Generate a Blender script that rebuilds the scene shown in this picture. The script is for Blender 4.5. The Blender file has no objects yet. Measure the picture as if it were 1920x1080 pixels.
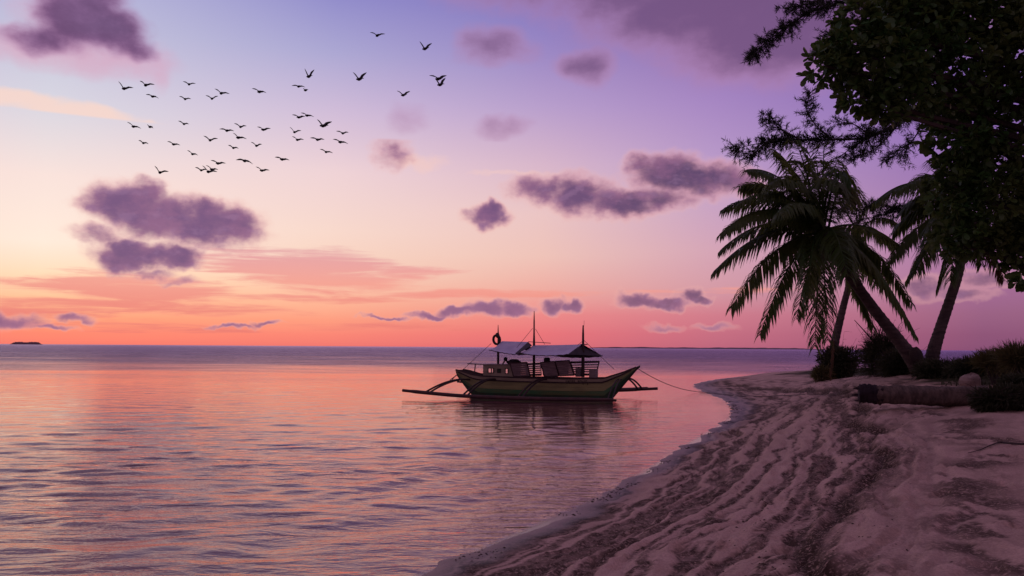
import bpy, bmesh, math, random
import numpy as np
from mathutils import Vector, Matrix, Quaternion

scene = bpy.context.scene
COL = scene.collection
rad = math.radians

# ---------------------------------------------------------------- camera
F = 1663.0                      # focal length in photograph pixels (1920 wide)
CAM_H = 2.3
PITCH = math.atan(111.3 / F)
ROLL = math.atan(13.0 / 1920)
cam_data = bpy.data.cameras.new("camera")
cam = bpy.data.objects.new("camera", cam_data)
COL.objects.link(cam)
cam_data.sensor_width = 36.0
cam_data.lens = F / 1920 * 36.0
cam_data.clip_start = 0.1
cam_data.clip_end = 120000
CAM_M = Matrix.Translation((0, 0, CAM_H)) @ Matrix.Rotation(math.pi / 2 + PITCH, 4, 'X') @ Matrix.Rotation(ROLL, 4, 'Z')
cam.matrix_world = CAM_M
scene.camera = cam
CAM_R = CAM_M.to_3x3()
CAM_O = Vector((0, 0, CAM_H))


def ray(px, py):
    return CAM_R @ Vector(((px - 960) / F, (540 - py) / F, -1))


def at(px, py, Y):
    """point seen at photograph pixel px, py at distance Y down the beach"""
    d = ray(px, py)
    return CAM_O + d * (Y / d.y)


def on_z(px, py, z):
    d = ray(px, py)
    return CAM_O + d * ((z - CAM_H) / d.z)


CAM_RT = CAM_R.transposed()


def to_px(p):
    q = CAM_RT @ (Vector(p) - CAM_O)
    return 960 + F * q.x / -q.z, 540 - F * q.y / -q.z


def azel(px, py):
    d = ray(px, py).normalized()
    return math.atan2(d.x, d.y), math.asin(d.z)


# ---------------------------------------------------------------- sky
def lin(c):
    if isinstance(c, str):
        c = [int(c[i:i + 2], 16) / 255 for i in (0, 2, 4)]
    return tuple(v / 12.92 if v <= 0.04045 else ((v + 0.055) / 1.055) ** 2.4 for v in c) + (1.0,)


SUN_AZ, SUN_EL = rad(-25), rad(2.0)
world = bpy.data.worlds.new("World")
scene.world = world
world.use_nodes = True
WT = world.node_tree
WT.nodes.clear()
world.cycles.sampling_method = 'MANUAL'
world.cycles.sample_map_resolution = 1024


def wire(tree, sock, v):
    if isinstance(v, bpy.types.NodeSocket):
        tree.links.new(v, sock)
    else:
        sock.default_value = v


def nmath(tree, op, a, b=None, c=None, clamp=False):
    n = tree.nodes.new('ShaderNodeMath')
    n.operation = op
    n.use_clamp = clamp
    for i, v in enumerate((a, b, c)):
        if v is not None:
            wire(tree, n.inputs[i], v)
    return n.outputs[0]


def nvec(tree, op, a, b=None, scale=None):
    n = tree.nodes.new('ShaderNodeVectorMath')
    n.operation = op
    wire(tree, n.inputs[0], a)
    if b is not None:
        wire(tree, n.inputs[1], b)
    if scale is not None:
        wire(tree, n.inputs['Scale'], scale)
    return n.outputs['Value'] if op in ('DOT_PRODUCT', 'LENGTH') else n.outputs['Vector']


def nstep(tree, v, a, b, lo=0.0, hi=1.0, kind='SMOOTHSTEP'):
    n = tree.nodes.new('ShaderNodeMapRange')
    n.interpolation_type = kind
    n.clamp = True
    wire(tree, n.inputs[0], v)
    for i, x in enumerate((a, b, lo, hi)):
        wire(tree, n.inputs[1 + i], x)
    return n.outputs[0]


def nmix(tree, f, a, b, blend='MIX'):
    n = tree.nodes.new('ShaderNodeMix')
    n.data_type = 'RGBA'
    n.blend_type = blend
    wire(tree, n.inputs[0], f)
    wire(tree, n.inputs[6], a)
    wire(tree, n.inputs[7], b)
    return n.outputs[2]


def nnoise(tree, vec, scale, detail=4.0, rough=0.5, dist=0.0, color=False):
    n = tree.nodes.new('ShaderNodeTexNoise')
    n.noise_dimensions = '3D'
    if vec is not None:
        tree.links.new(vec, n.inputs['Vector'])
    n.inputs['Scale'].default_value = scale
    n.inputs['Detail'].default_value = detail
    n.inputs['Roughness'].default_value = rough
    n.inputs['Distortion'].default_value = dist
    return n.outputs['Color'] if color else n.outputs['Fac']


def nramp(tree, fac, stops, interp='EASE'):
    n = tree.nodes.new('ShaderNodeValToRGB')
    cr = n.color_ramp
    cr.interpolation = interp
    while len(cr.elements) < len(stops):
        cr.elements.new(0.5)
    for e, (p, c) in zip(cr.elements, stops):
        e.position = p
        e.color = c if len(c) == 4 else lin(c)
    wire(tree, n.inputs[0], fac)
    return n.outputs[0]


def build_sky():
    T = WT
    tc = T.nodes.new('ShaderNodeTexCoord')
    d = nvec(T, 'NORMALIZE', tc.outputs['Generated'])
    sep = T.nodes.new('ShaderNodeSeparateXYZ')
    T.links.new(d, sep.inputs[0])
    az = nmath(T, 'ARCTAN2', sep.outputs[0], sep.outputs[1])
    el = nmath(T, 'ARCSINE', sep.outputs[2])
    comb = T.nodes.new('ShaderNodeCombineXYZ')
    T.links.new(az, comb.inputs[0]); T.links.new(el, comb.inputs[1])
    P = comb.outputs[0]
    # clear-sky colour: elevation ramps at a few bearings, blended round the compass
    t = nmath(T, 'SQRT', nmath(T, 'DIVIDE', el, math.pi / 2, clamp=True))

    def ramp(rows):
        st = []
        for e, c in rows:
            st.append((math.sqrt(max(e, 0) / 90.0), lin(c)))
        return nramp(T, t, st, 'LINEAR')

    def e(py):
        return max(0.0, math.degrees(azel(960, py)[1]))
    zen = [(34, '8270a2'), (55, '866f94'), (90, '8a708c')]
    left = ramp([(0, 'ee746c'), (e(632), 'f98572'), (e(606), 'fba07e'), (e(575), 'fdc199'), (e(535), 'fedcba'), (e(480), 'feeadb'),
                 (e(370), 'f8e2dc'), (e(250), 'd8d6e2'), (e(110), 'c2c2dc'), (e(10), 'b4b4da')] + zen)
    ml = ramp([(0, 'ea706e'), (e(630), 'f78476'), (e(604), 'fa9a80'), (e(568), 'fbb698'), (e(520), 'f9d0b8'), (e(440), 'f7d8cc'),
               (e(330), 'eed2d6'), (e(220), 'd0bcd8'), (e(110), 'ab a6d2'.replace(' ', '')), (e(10), '918cca')] + zen)
    mid = ramp([(0, 'd86a74'), (e(625), 'e8747a'), (e(590), 'ec8888'), (e(545), 'eeaaa0'), (e(480), 'eec2b8'), (e(400), 'eac4c4'),
                (e(310), 'd8b6ca'), (e(200), 'b89ecc'), (e(100), '9c88c4'), (e(10), '8678be')] + zen)
    mr = ramp([(0, 'b8627a'), (e(625), 'c66e82'), (e(590), 'd07c8c'), (e(540), 'd49aa6'), (e(470), 'd4a4b6'), (e(390), 'c8a2c2'),
               (e(300), 'b898c8'), (e(200), 'a686c2'), (e(100), '9474b4'), (e(10), '8066a8')] + zen)
    right = ramp([(0, '844e72'), (e(625), '8e5578'), (e(590), '9a6284'), (e(520), 'a8709c'), (e(430), 'a074a8'), (e(300), '8e6ab0'),
                  (e(150), '7c5fa8'), (e(10), '6c569c')] + zen)
    back = ramp([(0, '745474'), (6, '84607e'), (14, '8e6a86'), (24, '8e6c88'), (40, '8c6e8c'), (60, '8a708c'), (90, '8a708c')])
    cols = [(-180, back), (-95, back), (-45, ml), (-28, left), (-11.5, ml), (2, mid), (13, mr), (28, right), (75, back)]
    c = cols[0][1]
    for (a0, _), (a1, r) in zip(cols[:-1], cols[1:]):
        if r is c:
            continue
        f = nstep(T, az, rad(a0), rad(a1), kind='LINEAR')
        c = nmix(T, f, c, r)
    # a trace of the physical dusk sky
    st = T.nodes.new('ShaderNodeTexSky')
    st.sky_type = 'NISHITA'
    st.sun_disc = False
    st.sun_elevation = SUN_EL
    st.sun_rotation = SUN_AZ
    c = nmix(T, 0.002, c, st.outputs[0], 'ADD')
    clear = c

    def centred(scale, detail, rough, color=True, vec=P, dist=0.0):
        n = nnoise(T, vec, scale, detail, rough, dist, color=color)
        return nvec(T, 'SUBTRACT', n, (0.5, 0.5, 0.5)) if color else nmath(T, 'SUBTRACT', n, 0.5)

    def field(Q, blobs, k=0.25):
        f = None
        for b in blobs:
            px, py, rx, ry = b[:4]
            wgt = b[4] if len(b) > 4 else 1.0
            a, e_ = azel(px, py)
            n = T.nodes.new('ShaderNodeVectorMath'); n.operation = 'MULTIPLY_ADD'
            T.links.new(Q, n.inputs[0]); n.inputs[1].default_value = (F / rx, F / ry, 0); n.inputs[2].default_value = (-a * F / rx, -e_ * F / ry, 0)
            v = n.outputs[0]
            q = nmath(T, 'MULTIPLY_ADD', nvec(T, 'DOT_PRODUCT', v, v), -wgt, wgt)
            f = q if f is None else nmath(T, 'SMOOTH_MAX', f, q, k)
        return f

    def background(col):
        bg = T.nodes.new('ShaderNodeBackground')
        T.links.new(col, bg.inputs[0])
        bg.inputs[1].default_value = 1.0
        return bg.outputs[0]

    # ---- upper sky: soft, lit-from-below cloud
    warp = centred(14, 3, 0.55)
    Q = nvec(T, 'ADD', P, nvec(T, 'MULTIPLY', warp, (0.055, 0.04, 0)))
    nz = centred(1.0, 5, 0.6, False, nvec(T, 'MULTIPLY', P, (22, 36, 1)))
    fp = field(Q, [(30, 186, 110, 17, 1.1), (130, 208, 110, 18, 1.2), (225, 234, 100, 19, 1.5), (310, 258, 100, 18, 1.3), (400, 278, 90, 15, .9)])
    a_p = nstep(T, nmath(T, 'MULTIPLY_ADD', nz, 1.3, fp), -0.5, 1.0, 0, 0.8)
    u = nmix(T, a_p, clear, lin('fbd8ca'))
    fb = field(Q, [(1340, 0, 300, 95, 1.2), (1450, 60, 210, 95, 1.2), (1170, -20, 180, 70), (1010, -40, 200, 60, .6),
                   (925, 90, 80, 36, .75), (1100, 120, 60, 34, .85), (940, 240, 50, 18, .5),
                   (770, 215, 30, 20, .2), (1620, 20, 300, 120, 1.0)])
    gb = nmath(T, 'MULTIPLY_ADD', nz, 0.9, fb)
    u = nmix(T, nstep(T, gb, -0.5, 1.0, 0, 0.86), u, nmix(T, nstep(T, gb, 0.0, 1.1), lin('b482a8'), lin('74527c')))
    ft = field(Q, [(150, 30, 88, 66), (205, 58, 80, 46), (90, 74, 80, 28, .8), (165, -25, 88, 66), (255, 88, 44, 22, .8), (50, 68, 70, 18, .6)], 0.4)
    fu = field(Q, [(150, 100, 140, 40, .8), (40, 80, 90, 32, .7), (240, 108, 80, 30, .6), (297, 122, 18, 40, .5), (100, 30, 70, 60, .5)], 0.4)
    u = nmix(T, nstep(T, nmath(T, 'MULTIPLY_ADD', nz, 0.9, fu), -0.3, 1.0, 0, 0.66), u, lin('dc9fba'))
    gt = nmath(T, 'MULTIPLY_ADD', nz, 0.8, ft)
    u = nmix(T, nstep(T, gt, -0.15, 0.85, 0, 0.95), u, nmix(T, nstep(T, gt, 0.1, 1.0), lin('a870a0'), nmix(T, nstep(T, nz, -0.2, 0.2), lin('7a5682'), lin('684670'))))

    # ---- lower sky: salmon streaks and purple cumulus
    streak = centred(1.0, 6, 0.64, False, nvec(T, 'MULTIPLY', P, (8, 110, 1)), 0.5)
    Qs = nvec(T, 'ADD', P, nvec(T, 'MULTIPLY', warp, (0.05, 0.012, 0)))
    fs = field(Qs, [(235, 541, 185, 32, 1.1), (170, 572, 180, 18, .8), (340, 578, 200, 14, .7), (560, 500, 190, 36, 1.1), (660, 530, 150, 24, .9),
                    (470, 487, 100, 18, .7), (900, 552, 230, 9, .8), (580, 560, 200, 8, .6), (40, 524, 45, 7, .7),
                    (760, 513, 120, 14, .6), (60, 588, 170, 20, .6), (250, 612, 260, 10, .4), (720, 612, 220, 7, .35), (1330, 545, 180, 8, .4)])
    a_s = nstep(T, nmath(T, 'MULTIPLY_ADD', streak, 3.2, fs), -0.15, 0.85, 0, 0.92)
    scol = nramp(T, nmath(T, 'MULTIPLY_ADD', el, 1 / rad(8), 0.0, clamp=True),
                 [(0.0, 'e8766e'), (0.3, 'f08c80'), (0.5, 'f5a294'), (0.72, 'e6a2a6'), (1.0, 'e0acb0')], 'LINEAR')
    w = nmix(T, a_s, clear, scol)
    mid_n = centred(40, 3, 0.5)
    Qa = nvec(T, 'ADD', nvec(T, 'ADD', P, nvec(T, 'MULTIPLY', warp, (0.026, 0.016, 0))), nvec(T, 'MULTIPLY', mid_n, (0.026, 0.024, 0)))
    fw = field(Qa, [(785, 302, 62, 18, .8), (960, 322, 100, 6, .5)])
    w = nmix(T, nstep(T, nmath(T, 'MULTIPLY_ADD', nz, 1.4, fw), -0.2, 1.1, 0, 0.7), w, lin('f6ccc2'))
    fa = field(Qa, [(232, 384, 70, 40), (300, 402, 96, 42), (390, 424, 92, 44), (438, 424, 46, 38), (275, 366, 40, 30), (390, 396, 40, 28, .9),
                    (185, 386, 40, 16, .6),
                    (268, 478, 84, 28), (222, 482, 42, 28), (335, 482, 44, 22), (238, 460, 40, 24), (190, 440, 40, 14, .45), (280, 512, 36, 8, .5), (345, 525, 26, 7, .4),
                    (1085, 362, 68, 40), (1165, 380, 80, 29), (1015, 354, 60, 28, .75), (1240, 376, 66, 22, .75),
                    (1255, 326, 76, 42), (1325, 334, 80, 38), (1205, 312, 34, 20, .7), (1385, 345, 44, 26, .7),
                    (912, 407, 42, 22), (925, 396, 24, 18), (740, 285, 36, 24, .42), (740, 275, 20, 12, .5),
                    (912, 578, 40, 17), (960, 579, 38, 14), (865, 584, 46, 12), (812, 590, 48, 7, .9), (730, 596, 46, 3.5, .7),
                    (1040, 572, 30, 16), (1074, 576, 26, 10),
                    (1195, 560, 46, 15), (1245, 566, 48, 12), (1298, 553, 26, 13), (1318, 561, 20, 9),
                    (15, 603, 52, 15, .75), (142, 597, 30, 7, .6), (95, 616, 40, 5, .6), (495, 605, 28, 5, .7), (440, 609, 42, 4, .6),
                    (1240, 610, 26, 7, .4), (1340, 610, 32, 6, .4), (1740, 536, 60, 19, .75), (1810, 545, 48, 13, .75), (1850, 516, 48, 13, .65)], 0.3)
    na = centred(1.0, 6, 0.58, False, nvec(T, 'MULTIPLY', P, (48, 74, 1)))
    nu = centred(1.0, 3, 0.55, False, nvec(T, 'MULTIPLY', nvec(T, 'ADD', P, (-0.004, 0.0075, 0)), (48, 74, 1)))
    ga = nmath(T, 'MULTIPLY_ADD', na, 1.0, fa)
    core = nmix(T, nstep(T, az, rad(-3), rad(11)), lin('704c7c'), lin('563f66'))
    acol = nmix(T, nstep(T, ga, -0.05, 0.95), lin('cf92a4'), core)
    # under the base the cloud is a warmer mauve, over the horizon it takes the glow
    acol = nmix(T, nstep(T, el, rad(1.5), rad(6.0), 0.45, 0.0), acol, lin('b47c94'))
    acol = nmix(T, nstep(T, nz, -0.10, 0.16, 0.0, 0.6), acol, lin('98648a'))
    relief = nmath(T, 'SUBTRACT', na, nu)
    acol = nmix(T, nstep(T, relief, 0.0, 0.24, 0, 0.25), acol, lin('a67ca4'))
    acol = nmix(T, nstep(T, relief, 0.0, -0.24, 0, 0.25), acol, lin('604474'))
    w = nmix(T, nstep(T, ga, -0.8, 0.1, 0, 0.30), w, lin('eeb4ac'))
    w = nmix(T, nstep(T, ga, -0.38, 0.74, 0, 0.94), w, acol)

    split = nstep(T, el, azel(960, 268)[1], azel(960, 264)[1], kind='LINEAR')
    top = nmath(T, 'MULTIPLY', nmath(T, 'LESS_THAN', el, rad(33)), nmath(T, 'LESS_THAN', nmath(T, 'ABSOLUTE', az), rad(45)))
    m1 = T.nodes.new('ShaderNodeMixShader')
    T.links.new(split, m1.inputs[0]); T.links.new(background(w), m1.inputs[1]); T.links.new(background(u), m1.inputs[2])
    m2 = T.nodes.new('ShaderNodeMixShader')
    T.links.new(top, m2.inputs[0]); T.links.new(background(clear), m2.inputs[1]); T.links.new(m1.outputs[0], m2.inputs[2])
    out = T.nodes.new('ShaderNodeOutputWorld')
    T.links.new(m2.outputs[0], out.inputs[0])


build_sky()

sun_data = bpy.data.lights.new("sun", 'SUN')
sun_data.energy = 0.03
sun_data.angle = rad(40)
sun_data.color = (1.0, 0.62, 0.42)
sun = bpy.data.objects.new("sun", sun_data)
COL.objects.link(sun)
sdir = Vector((math.sin(SUN_AZ) * math.cos(SUN_EL), math.cos(SUN_AZ) * math.cos(SUN_EL), math.sin(SUN_EL)))
sun.rotation_euler = sdir.to_track_quat('Z', 'Y').to_euler()

vs = scene.view_settings
vs.view_transform = 'Standard'
vs.look = 'None'
vs.exposure = 0.0
vs.gamma = 1.0
vs.use_curve_mapping = False
scene.render.engine = 'CYCLES'
scene.cycles.use_denoising = True
scene.cycles.max_bounces = 8
scene.cycles.transparent_max_bounces = 12
scene.cycles.sample_clamp_indirect = 4.0

# ---------------------------------------------------------------- helpers


def tag(o, label=None, cat=None, group=None, kind=None):
    if label: o["label"] = label
    if cat: o["category"] = cat
    if group: o["group"] = group
    if kind: o["kind"] = kind
    return o


def empty(name, loc=(0, 0, 0), rz=0.0):
    o = bpy.data.objects.new(name, None)
    o.empty_display_size = 0.2
    o.location = loc
    o.rotation_euler = (0, 0, rz)
    COL.objects.link(o)
    return o


def mesh_obj(name, verts, faces, mat, parent=None, smooth=False):
    me = bpy.data.meshes.new(name)
    me.from_pydata([tuple(v) for v in verts], [], [tuple(f) for f in faces])
    if mat is not None:
        me.materials.append(mat)
    if smooth:
        me.polygons.foreach_set('use_smooth', [True] * len(me.polygons))
    me.update()
    o = bpy.data.objects.new(name, me)
    COL.objects.link(o)
    if parent is not None:
        o.parent = parent
    return o


def np_mesh(name, V, Q, mat, parent=None, smooth=True):
    """fast mesh from numpy verts (n,3) and faces (m,k)"""
    me = bpy.data.meshes.new(name)
    V = np.asarray(V, dtype=np.float32); Q = np.asarray(Q, dtype=np.int32)
    k = Q.shape[1]
    me.vertices.add(len(V)); me.vertices.foreach_set('co', V.ravel())
    me.loops.add(Q.size); me.loops.foreach_set('vertex_index', Q.ravel())
    me.polygons.add(len(Q))
    me.polygons.foreach_set('loop_start', np.arange(0, Q.size, k, dtype=np.int32))
    me.polygons.foreach_set('loop_total', np.full(len(Q), k, dtype=np.int32))
    if smooth:
        me.polygons.foreach_set('use_smooth', np.ones(len(Q), dtype=bool))
    me.materials.append(mat)
    me.update(calc_edges=True)
    me.validate()
    o = bpy.data.objects.new(name, me)
    COL.objects.link(o)
    if parent is not None:
        o.parent = parent
    return o


class MB:
    """collects shapes, builds ONE mesh object"""
    def __init__(self):
        self.v = []; self.f = []

    def quad(self, *p):
        n = len(self.v); self.v += [tuple(q) for q in p]; self.f.append(tuple(range(n, n + len(p))))

    def hexa(self, p):
        """8 corners: 0-3 bottom loop, 4-7 top loop"""
        n = len(self.v); self.v += [tuple(q) for q in p]
        for f in ((3, 2, 1, 0), (4, 5, 6, 7), (0, 1, 5, 4), (1, 2, 6, 5), (2, 3, 7, 6), (3, 0, 4, 7)):
            self.f.append(tuple(n + i for i in f))

    def box(self, lo, hi):
        (a, b, c), (d, e, f) = lo, hi
        self.hexa([(a, b, c), (d, b, c), (d, e, c), (a, e, c), (a, b, f), (d, b, f), (d, e, f), (a, e, f)])

    def bar(self, p, q, w, h, up=(0, 0, 1)):
        p = Vector(p); q = Vector(q); t = (q - p).normalized()
        s = t.cross(Vector(up))
        if s.length < 1e-4: s = t.cross(Vector((1, 0, 0)))
        s.normalize(); u = s.cross(t)
        s *= w / 2; u *= h / 2
        self.hexa([p - s - u, p + s - u, p + s + u, p - s + u, q - s - u, q + s - u, q + s + u, q - s + u])

    def tube(self, pts, radii, n=8, cap=True):
        pts = [Vector(p) for p in pts]
        if not isinstance(radii, (list, tuple)): radii = [radii] * len(pts)
        ref = None; base = len(self.v)
        for i, p in enumerate(pts):
            t = (pts[min(i + 1, len(pts) - 1)] - pts[max(i - 1, 0)]).normalized()
            if ref is None:
                ref = t.cross(Vector((0.3, 1, 0.2)))
                if ref.length < 1e-3: ref = t.cross(Vector((1, 0, 0)))
            ref = (ref - t * ref.dot(t)).normalized()
            b = t.cross(ref)
            for k in range(n):
                a = 2 * math.pi * k / n
                self.v.append(tuple(p + (ref * math.cos(a) + b * math.sin(a)) * radii[i]))
        for i in range(len(pts) - 1):
            for k in range(n):
                a = base + i * n + k; b_ = base + i * n + (k + 1) % n
                self.f.append((a, b_, b_ + n, a + n))
        if cap:
            self.f.append(tuple(base + k for k in reversed(range(n))))
            e = base + (len(pts) - 1) * n
            self.f.append(tuple(e + k for k in range(n)))

    def grid(self, rows, closed=False):
        n = len(self.v); m = len(rows[0])
        for r in rows: self.v += [tuple(p) for p in r]
        for i in range(len(rows) - 1):
            for j in range(m - 1 + (1 if closed else 0)):
                a = n + i * m + j; b = n + i * m + (j + 1) % m
                self.f.append((a, b, b + m, a + m))

    def build(self, name, mat, parent=None, smooth=False):
        return mesh_obj(name, self.v, self.f, mat, parent, smooth)


def bez(p0, p1, p2, n):
    p0, p1, p2 = Vector(p0), Vector(p1), Vector(p2)
    return [p0 * (1 - t) ** 2 + p1 * (2 * t * (1 - t)) + p2 * t * t for t in [i / (n - 1) for i in range(n)]]


def catmull(P, k=6):
    P = [Vector(p) for p in P]; out = []
    for i in range(len(P) - 1):
        a = P[max(i - 1, 0)]; b = P[i]; c = P[i + 1]; d = P[min(i + 2, len(P) - 1)]
        for j in range(k):
            t = j / k
            out.append(0.5 * ((2 * b) + (c - a) * t + (2 * a - 5 * b + 4 * c - d) * t * t + (3 * b - a - 3 * c + d) * t ** 3))
    out.append(P[-1])
    return out


def vnoise(x, y, seed=0):
    xi = np.floor(x).astype(np.int64); yi = np.floor(y).astype(np.int64)
    fx = x - xi; fy = y - yi
    fx = fx * fx * fx * (fx * (fx * 6 - 15) + 10); fy = fy * fy * fy * (fy * (fy * 6 - 15) + 10)

    def h(a, b):
        n = (a * 374761393 + b * 668265263 + seed * 1442695041) & 0x7fffffff
        n = ((n ^ (n >> 13)) * 1274126177) & 0x7fffffff
        return ((n ^ (n >> 16)) & 0xffff) / 65535.0
    return (h(xi, yi) * (1 - fx) + h(xi + 1, yi) * fx) * (1 - fy) + (h(xi, yi + 1) * (1 - fx) + h(xi + 1, yi + 1) * fx) * fy


def fbm(x, y, oct=4, seed=0, gain=0.5):
    s = 0; a = 1; t = 0
    for i in range(oct):
        s = s + a * vnoise(x, y, seed + i * 17); t += a
        x = x * 2.03 + 5.2; y = y * 2.03 + 1.3; a *= gain
    return s / t


def sstep(x, a, b):
    t = np.clip((x - a) / (b - a), 0, 1)
    return t * t * (3 - 2 * t)


def material(name, color, rough=0.7, color2=None, nscale=6.0, bump=0.0, bscale=30.0, spec=0.3, trans=None, stretch=(1, 1, 1)):
    m = bpy.data.materials.new(name)
    m.use_nodes = True
    t = m.node_tree; t.nodes.clear()
    out = t.nodes.new('ShaderNodeOutputMaterial')
    b = t.nodes.new('ShaderNodeBsdfPrincipled')
    b.inputs['Roughness'].default_value = rough
    b.inputs['Specular IOR Level'].default_value = spec
    c1 = tuple(color) + (1,)
    tc = t.nodes.new('ShaderNodeTexCoord')
    vec = nvec(t, 'MULTIPLY', tc.outputs['Object'], tuple(stretch))
    if color2 is not None:
        f = nstep(t, nnoise(t, vec, nscale, 5, 0.6), 0.35, 0.65)
        col = nmix(t, f, c1, tuple(color2) + (1,))
        t.links.new(col, b.inputs['Base Color'])
    else:
        col = None
        b.inputs['Base Color'].default_value = c1
    if bump > 0:
        bn = t.nodes.new('ShaderNodeBump')
        bn.inputs['Strength'].default_value = 1.0
        bn.inputs['Distance'].default_value = bump
        t.links.new(nnoise(t, vec, bscale, 4, 0.6), bn.inputs['Height'])
        t.links.new(bn.outputs[0], b.inputs['Normal'])
    sh = b.outputs[0]
    if trans:
        tr = t.nodes.new('ShaderNodeBsdfTranslucent')
        tr.inputs[0].default_value = tuple(trans[1]) + (1,)
        mx = t.nodes.new('ShaderNodeMixShader')
        mx.inputs[0].default_value = trans[0]
        t.links.new(sh, mx.inputs[1]); t.links.new(tr.outputs[0], mx.inputs[2])
        sh = mx.outputs[0]
    t.links.new(sh, out.inputs[0])
    return m

# ================================================================ the beach and the sea
SHORE = [(-60, -160), (-22, -60), (-9, -22), (-6.2, -8), (-3.9, 1.0), (-2.3, 5.6), (-0.95, 8.9), (0.28, 11.5), (2.05, 15.5), (4.6, 22.4), (6.7, 28.0),
         (8.2, 33.0), (9.4, 39.0), (10.1, 45.5), (10.7, 51.7), (12.0, 58), (15.0, 66), (20, 76), (26, 85), (34, 91), (50, 96), (90, 99), (220, 92), (600, 80)]
SH = np.array([(p.x, p.y) for p in catmull([(a, b, 0) for a, b in SHORE], 6)])


def shore_dist(x, y):
    """signed distance from the waterline (land positive) and distance run along it"""
    best = np.full(x.shape, 1e18); sgn = np.ones(x.shape); run = np.zeros(x.shape)
    acc = 0.0
    for i in range(len(SH) - 1):
        ax, ay = SH[i]; bx, by = SH[i + 1]
        dx, dy = bx - ax, by - ay; L2 = dx * dx + dy * dy; L = math.sqrt(L2)
        t = np.clip(((x - ax) * dx + (y - ay) * dy) / L2, 0, 1)
        ex = x - (ax + t * dx); ey = y - (ay + t * dy)
        d2 = ex * ex + ey * ey
        m = d2 < best
        best = np.where(m, d2, best)
        sgn = np.where(m, np.where(dy * (x - ax) - dx * (y - ay) >= 0, 1.0, -1.0), sgn)
        run = np.where(m, acc + t * L, run)
        acc += L
    return np.sqrt(best) * sgn, run


def sand_parts(x, y):
    d, s = shore_dist(x, y)
    d = d + (fbm(x * 0.9, y * 0.9, 3, 5) - 0.5) * 0.5 * sstep(np.abs(d) * -1, -3, -0.2)
    S = np.interp(y, [-20, 8, 14, 20, 27, 33, 40, 55, 80, 100], [.15, .155, .19, .245, .315, .28, .22, .15, .10, .10])
    dp = np.maximum(d, 0)
    prof = np.where(dp < 4, dp, 4 + 0.5 * (dp - 4))
    prof = prof * (0.72 + 0.28 * sstep(dp, 0, 2.5))
    z = S * prof
    z = np.where(z > 1.75, 1.75 + 0.45 * np.tanh((z - 1.75) / 0.45 * 0.8), z)
    z = np.where(d < 0, np.maximum(0.085 * d, -1.6), z)
    return d, s, z


def sand_base(x, y):
    x = np.array([float(x)]); y = np.array([float(y)])
    return float(sand_parts(x, y)[2][0])


def wrack_d(y):
    return np.interp(y, [0, 8, 18, 26, 35, 45, 60], [3.9, 3.9, 4.0, 3.6, 2.6, 2.0, 1.6])


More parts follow.
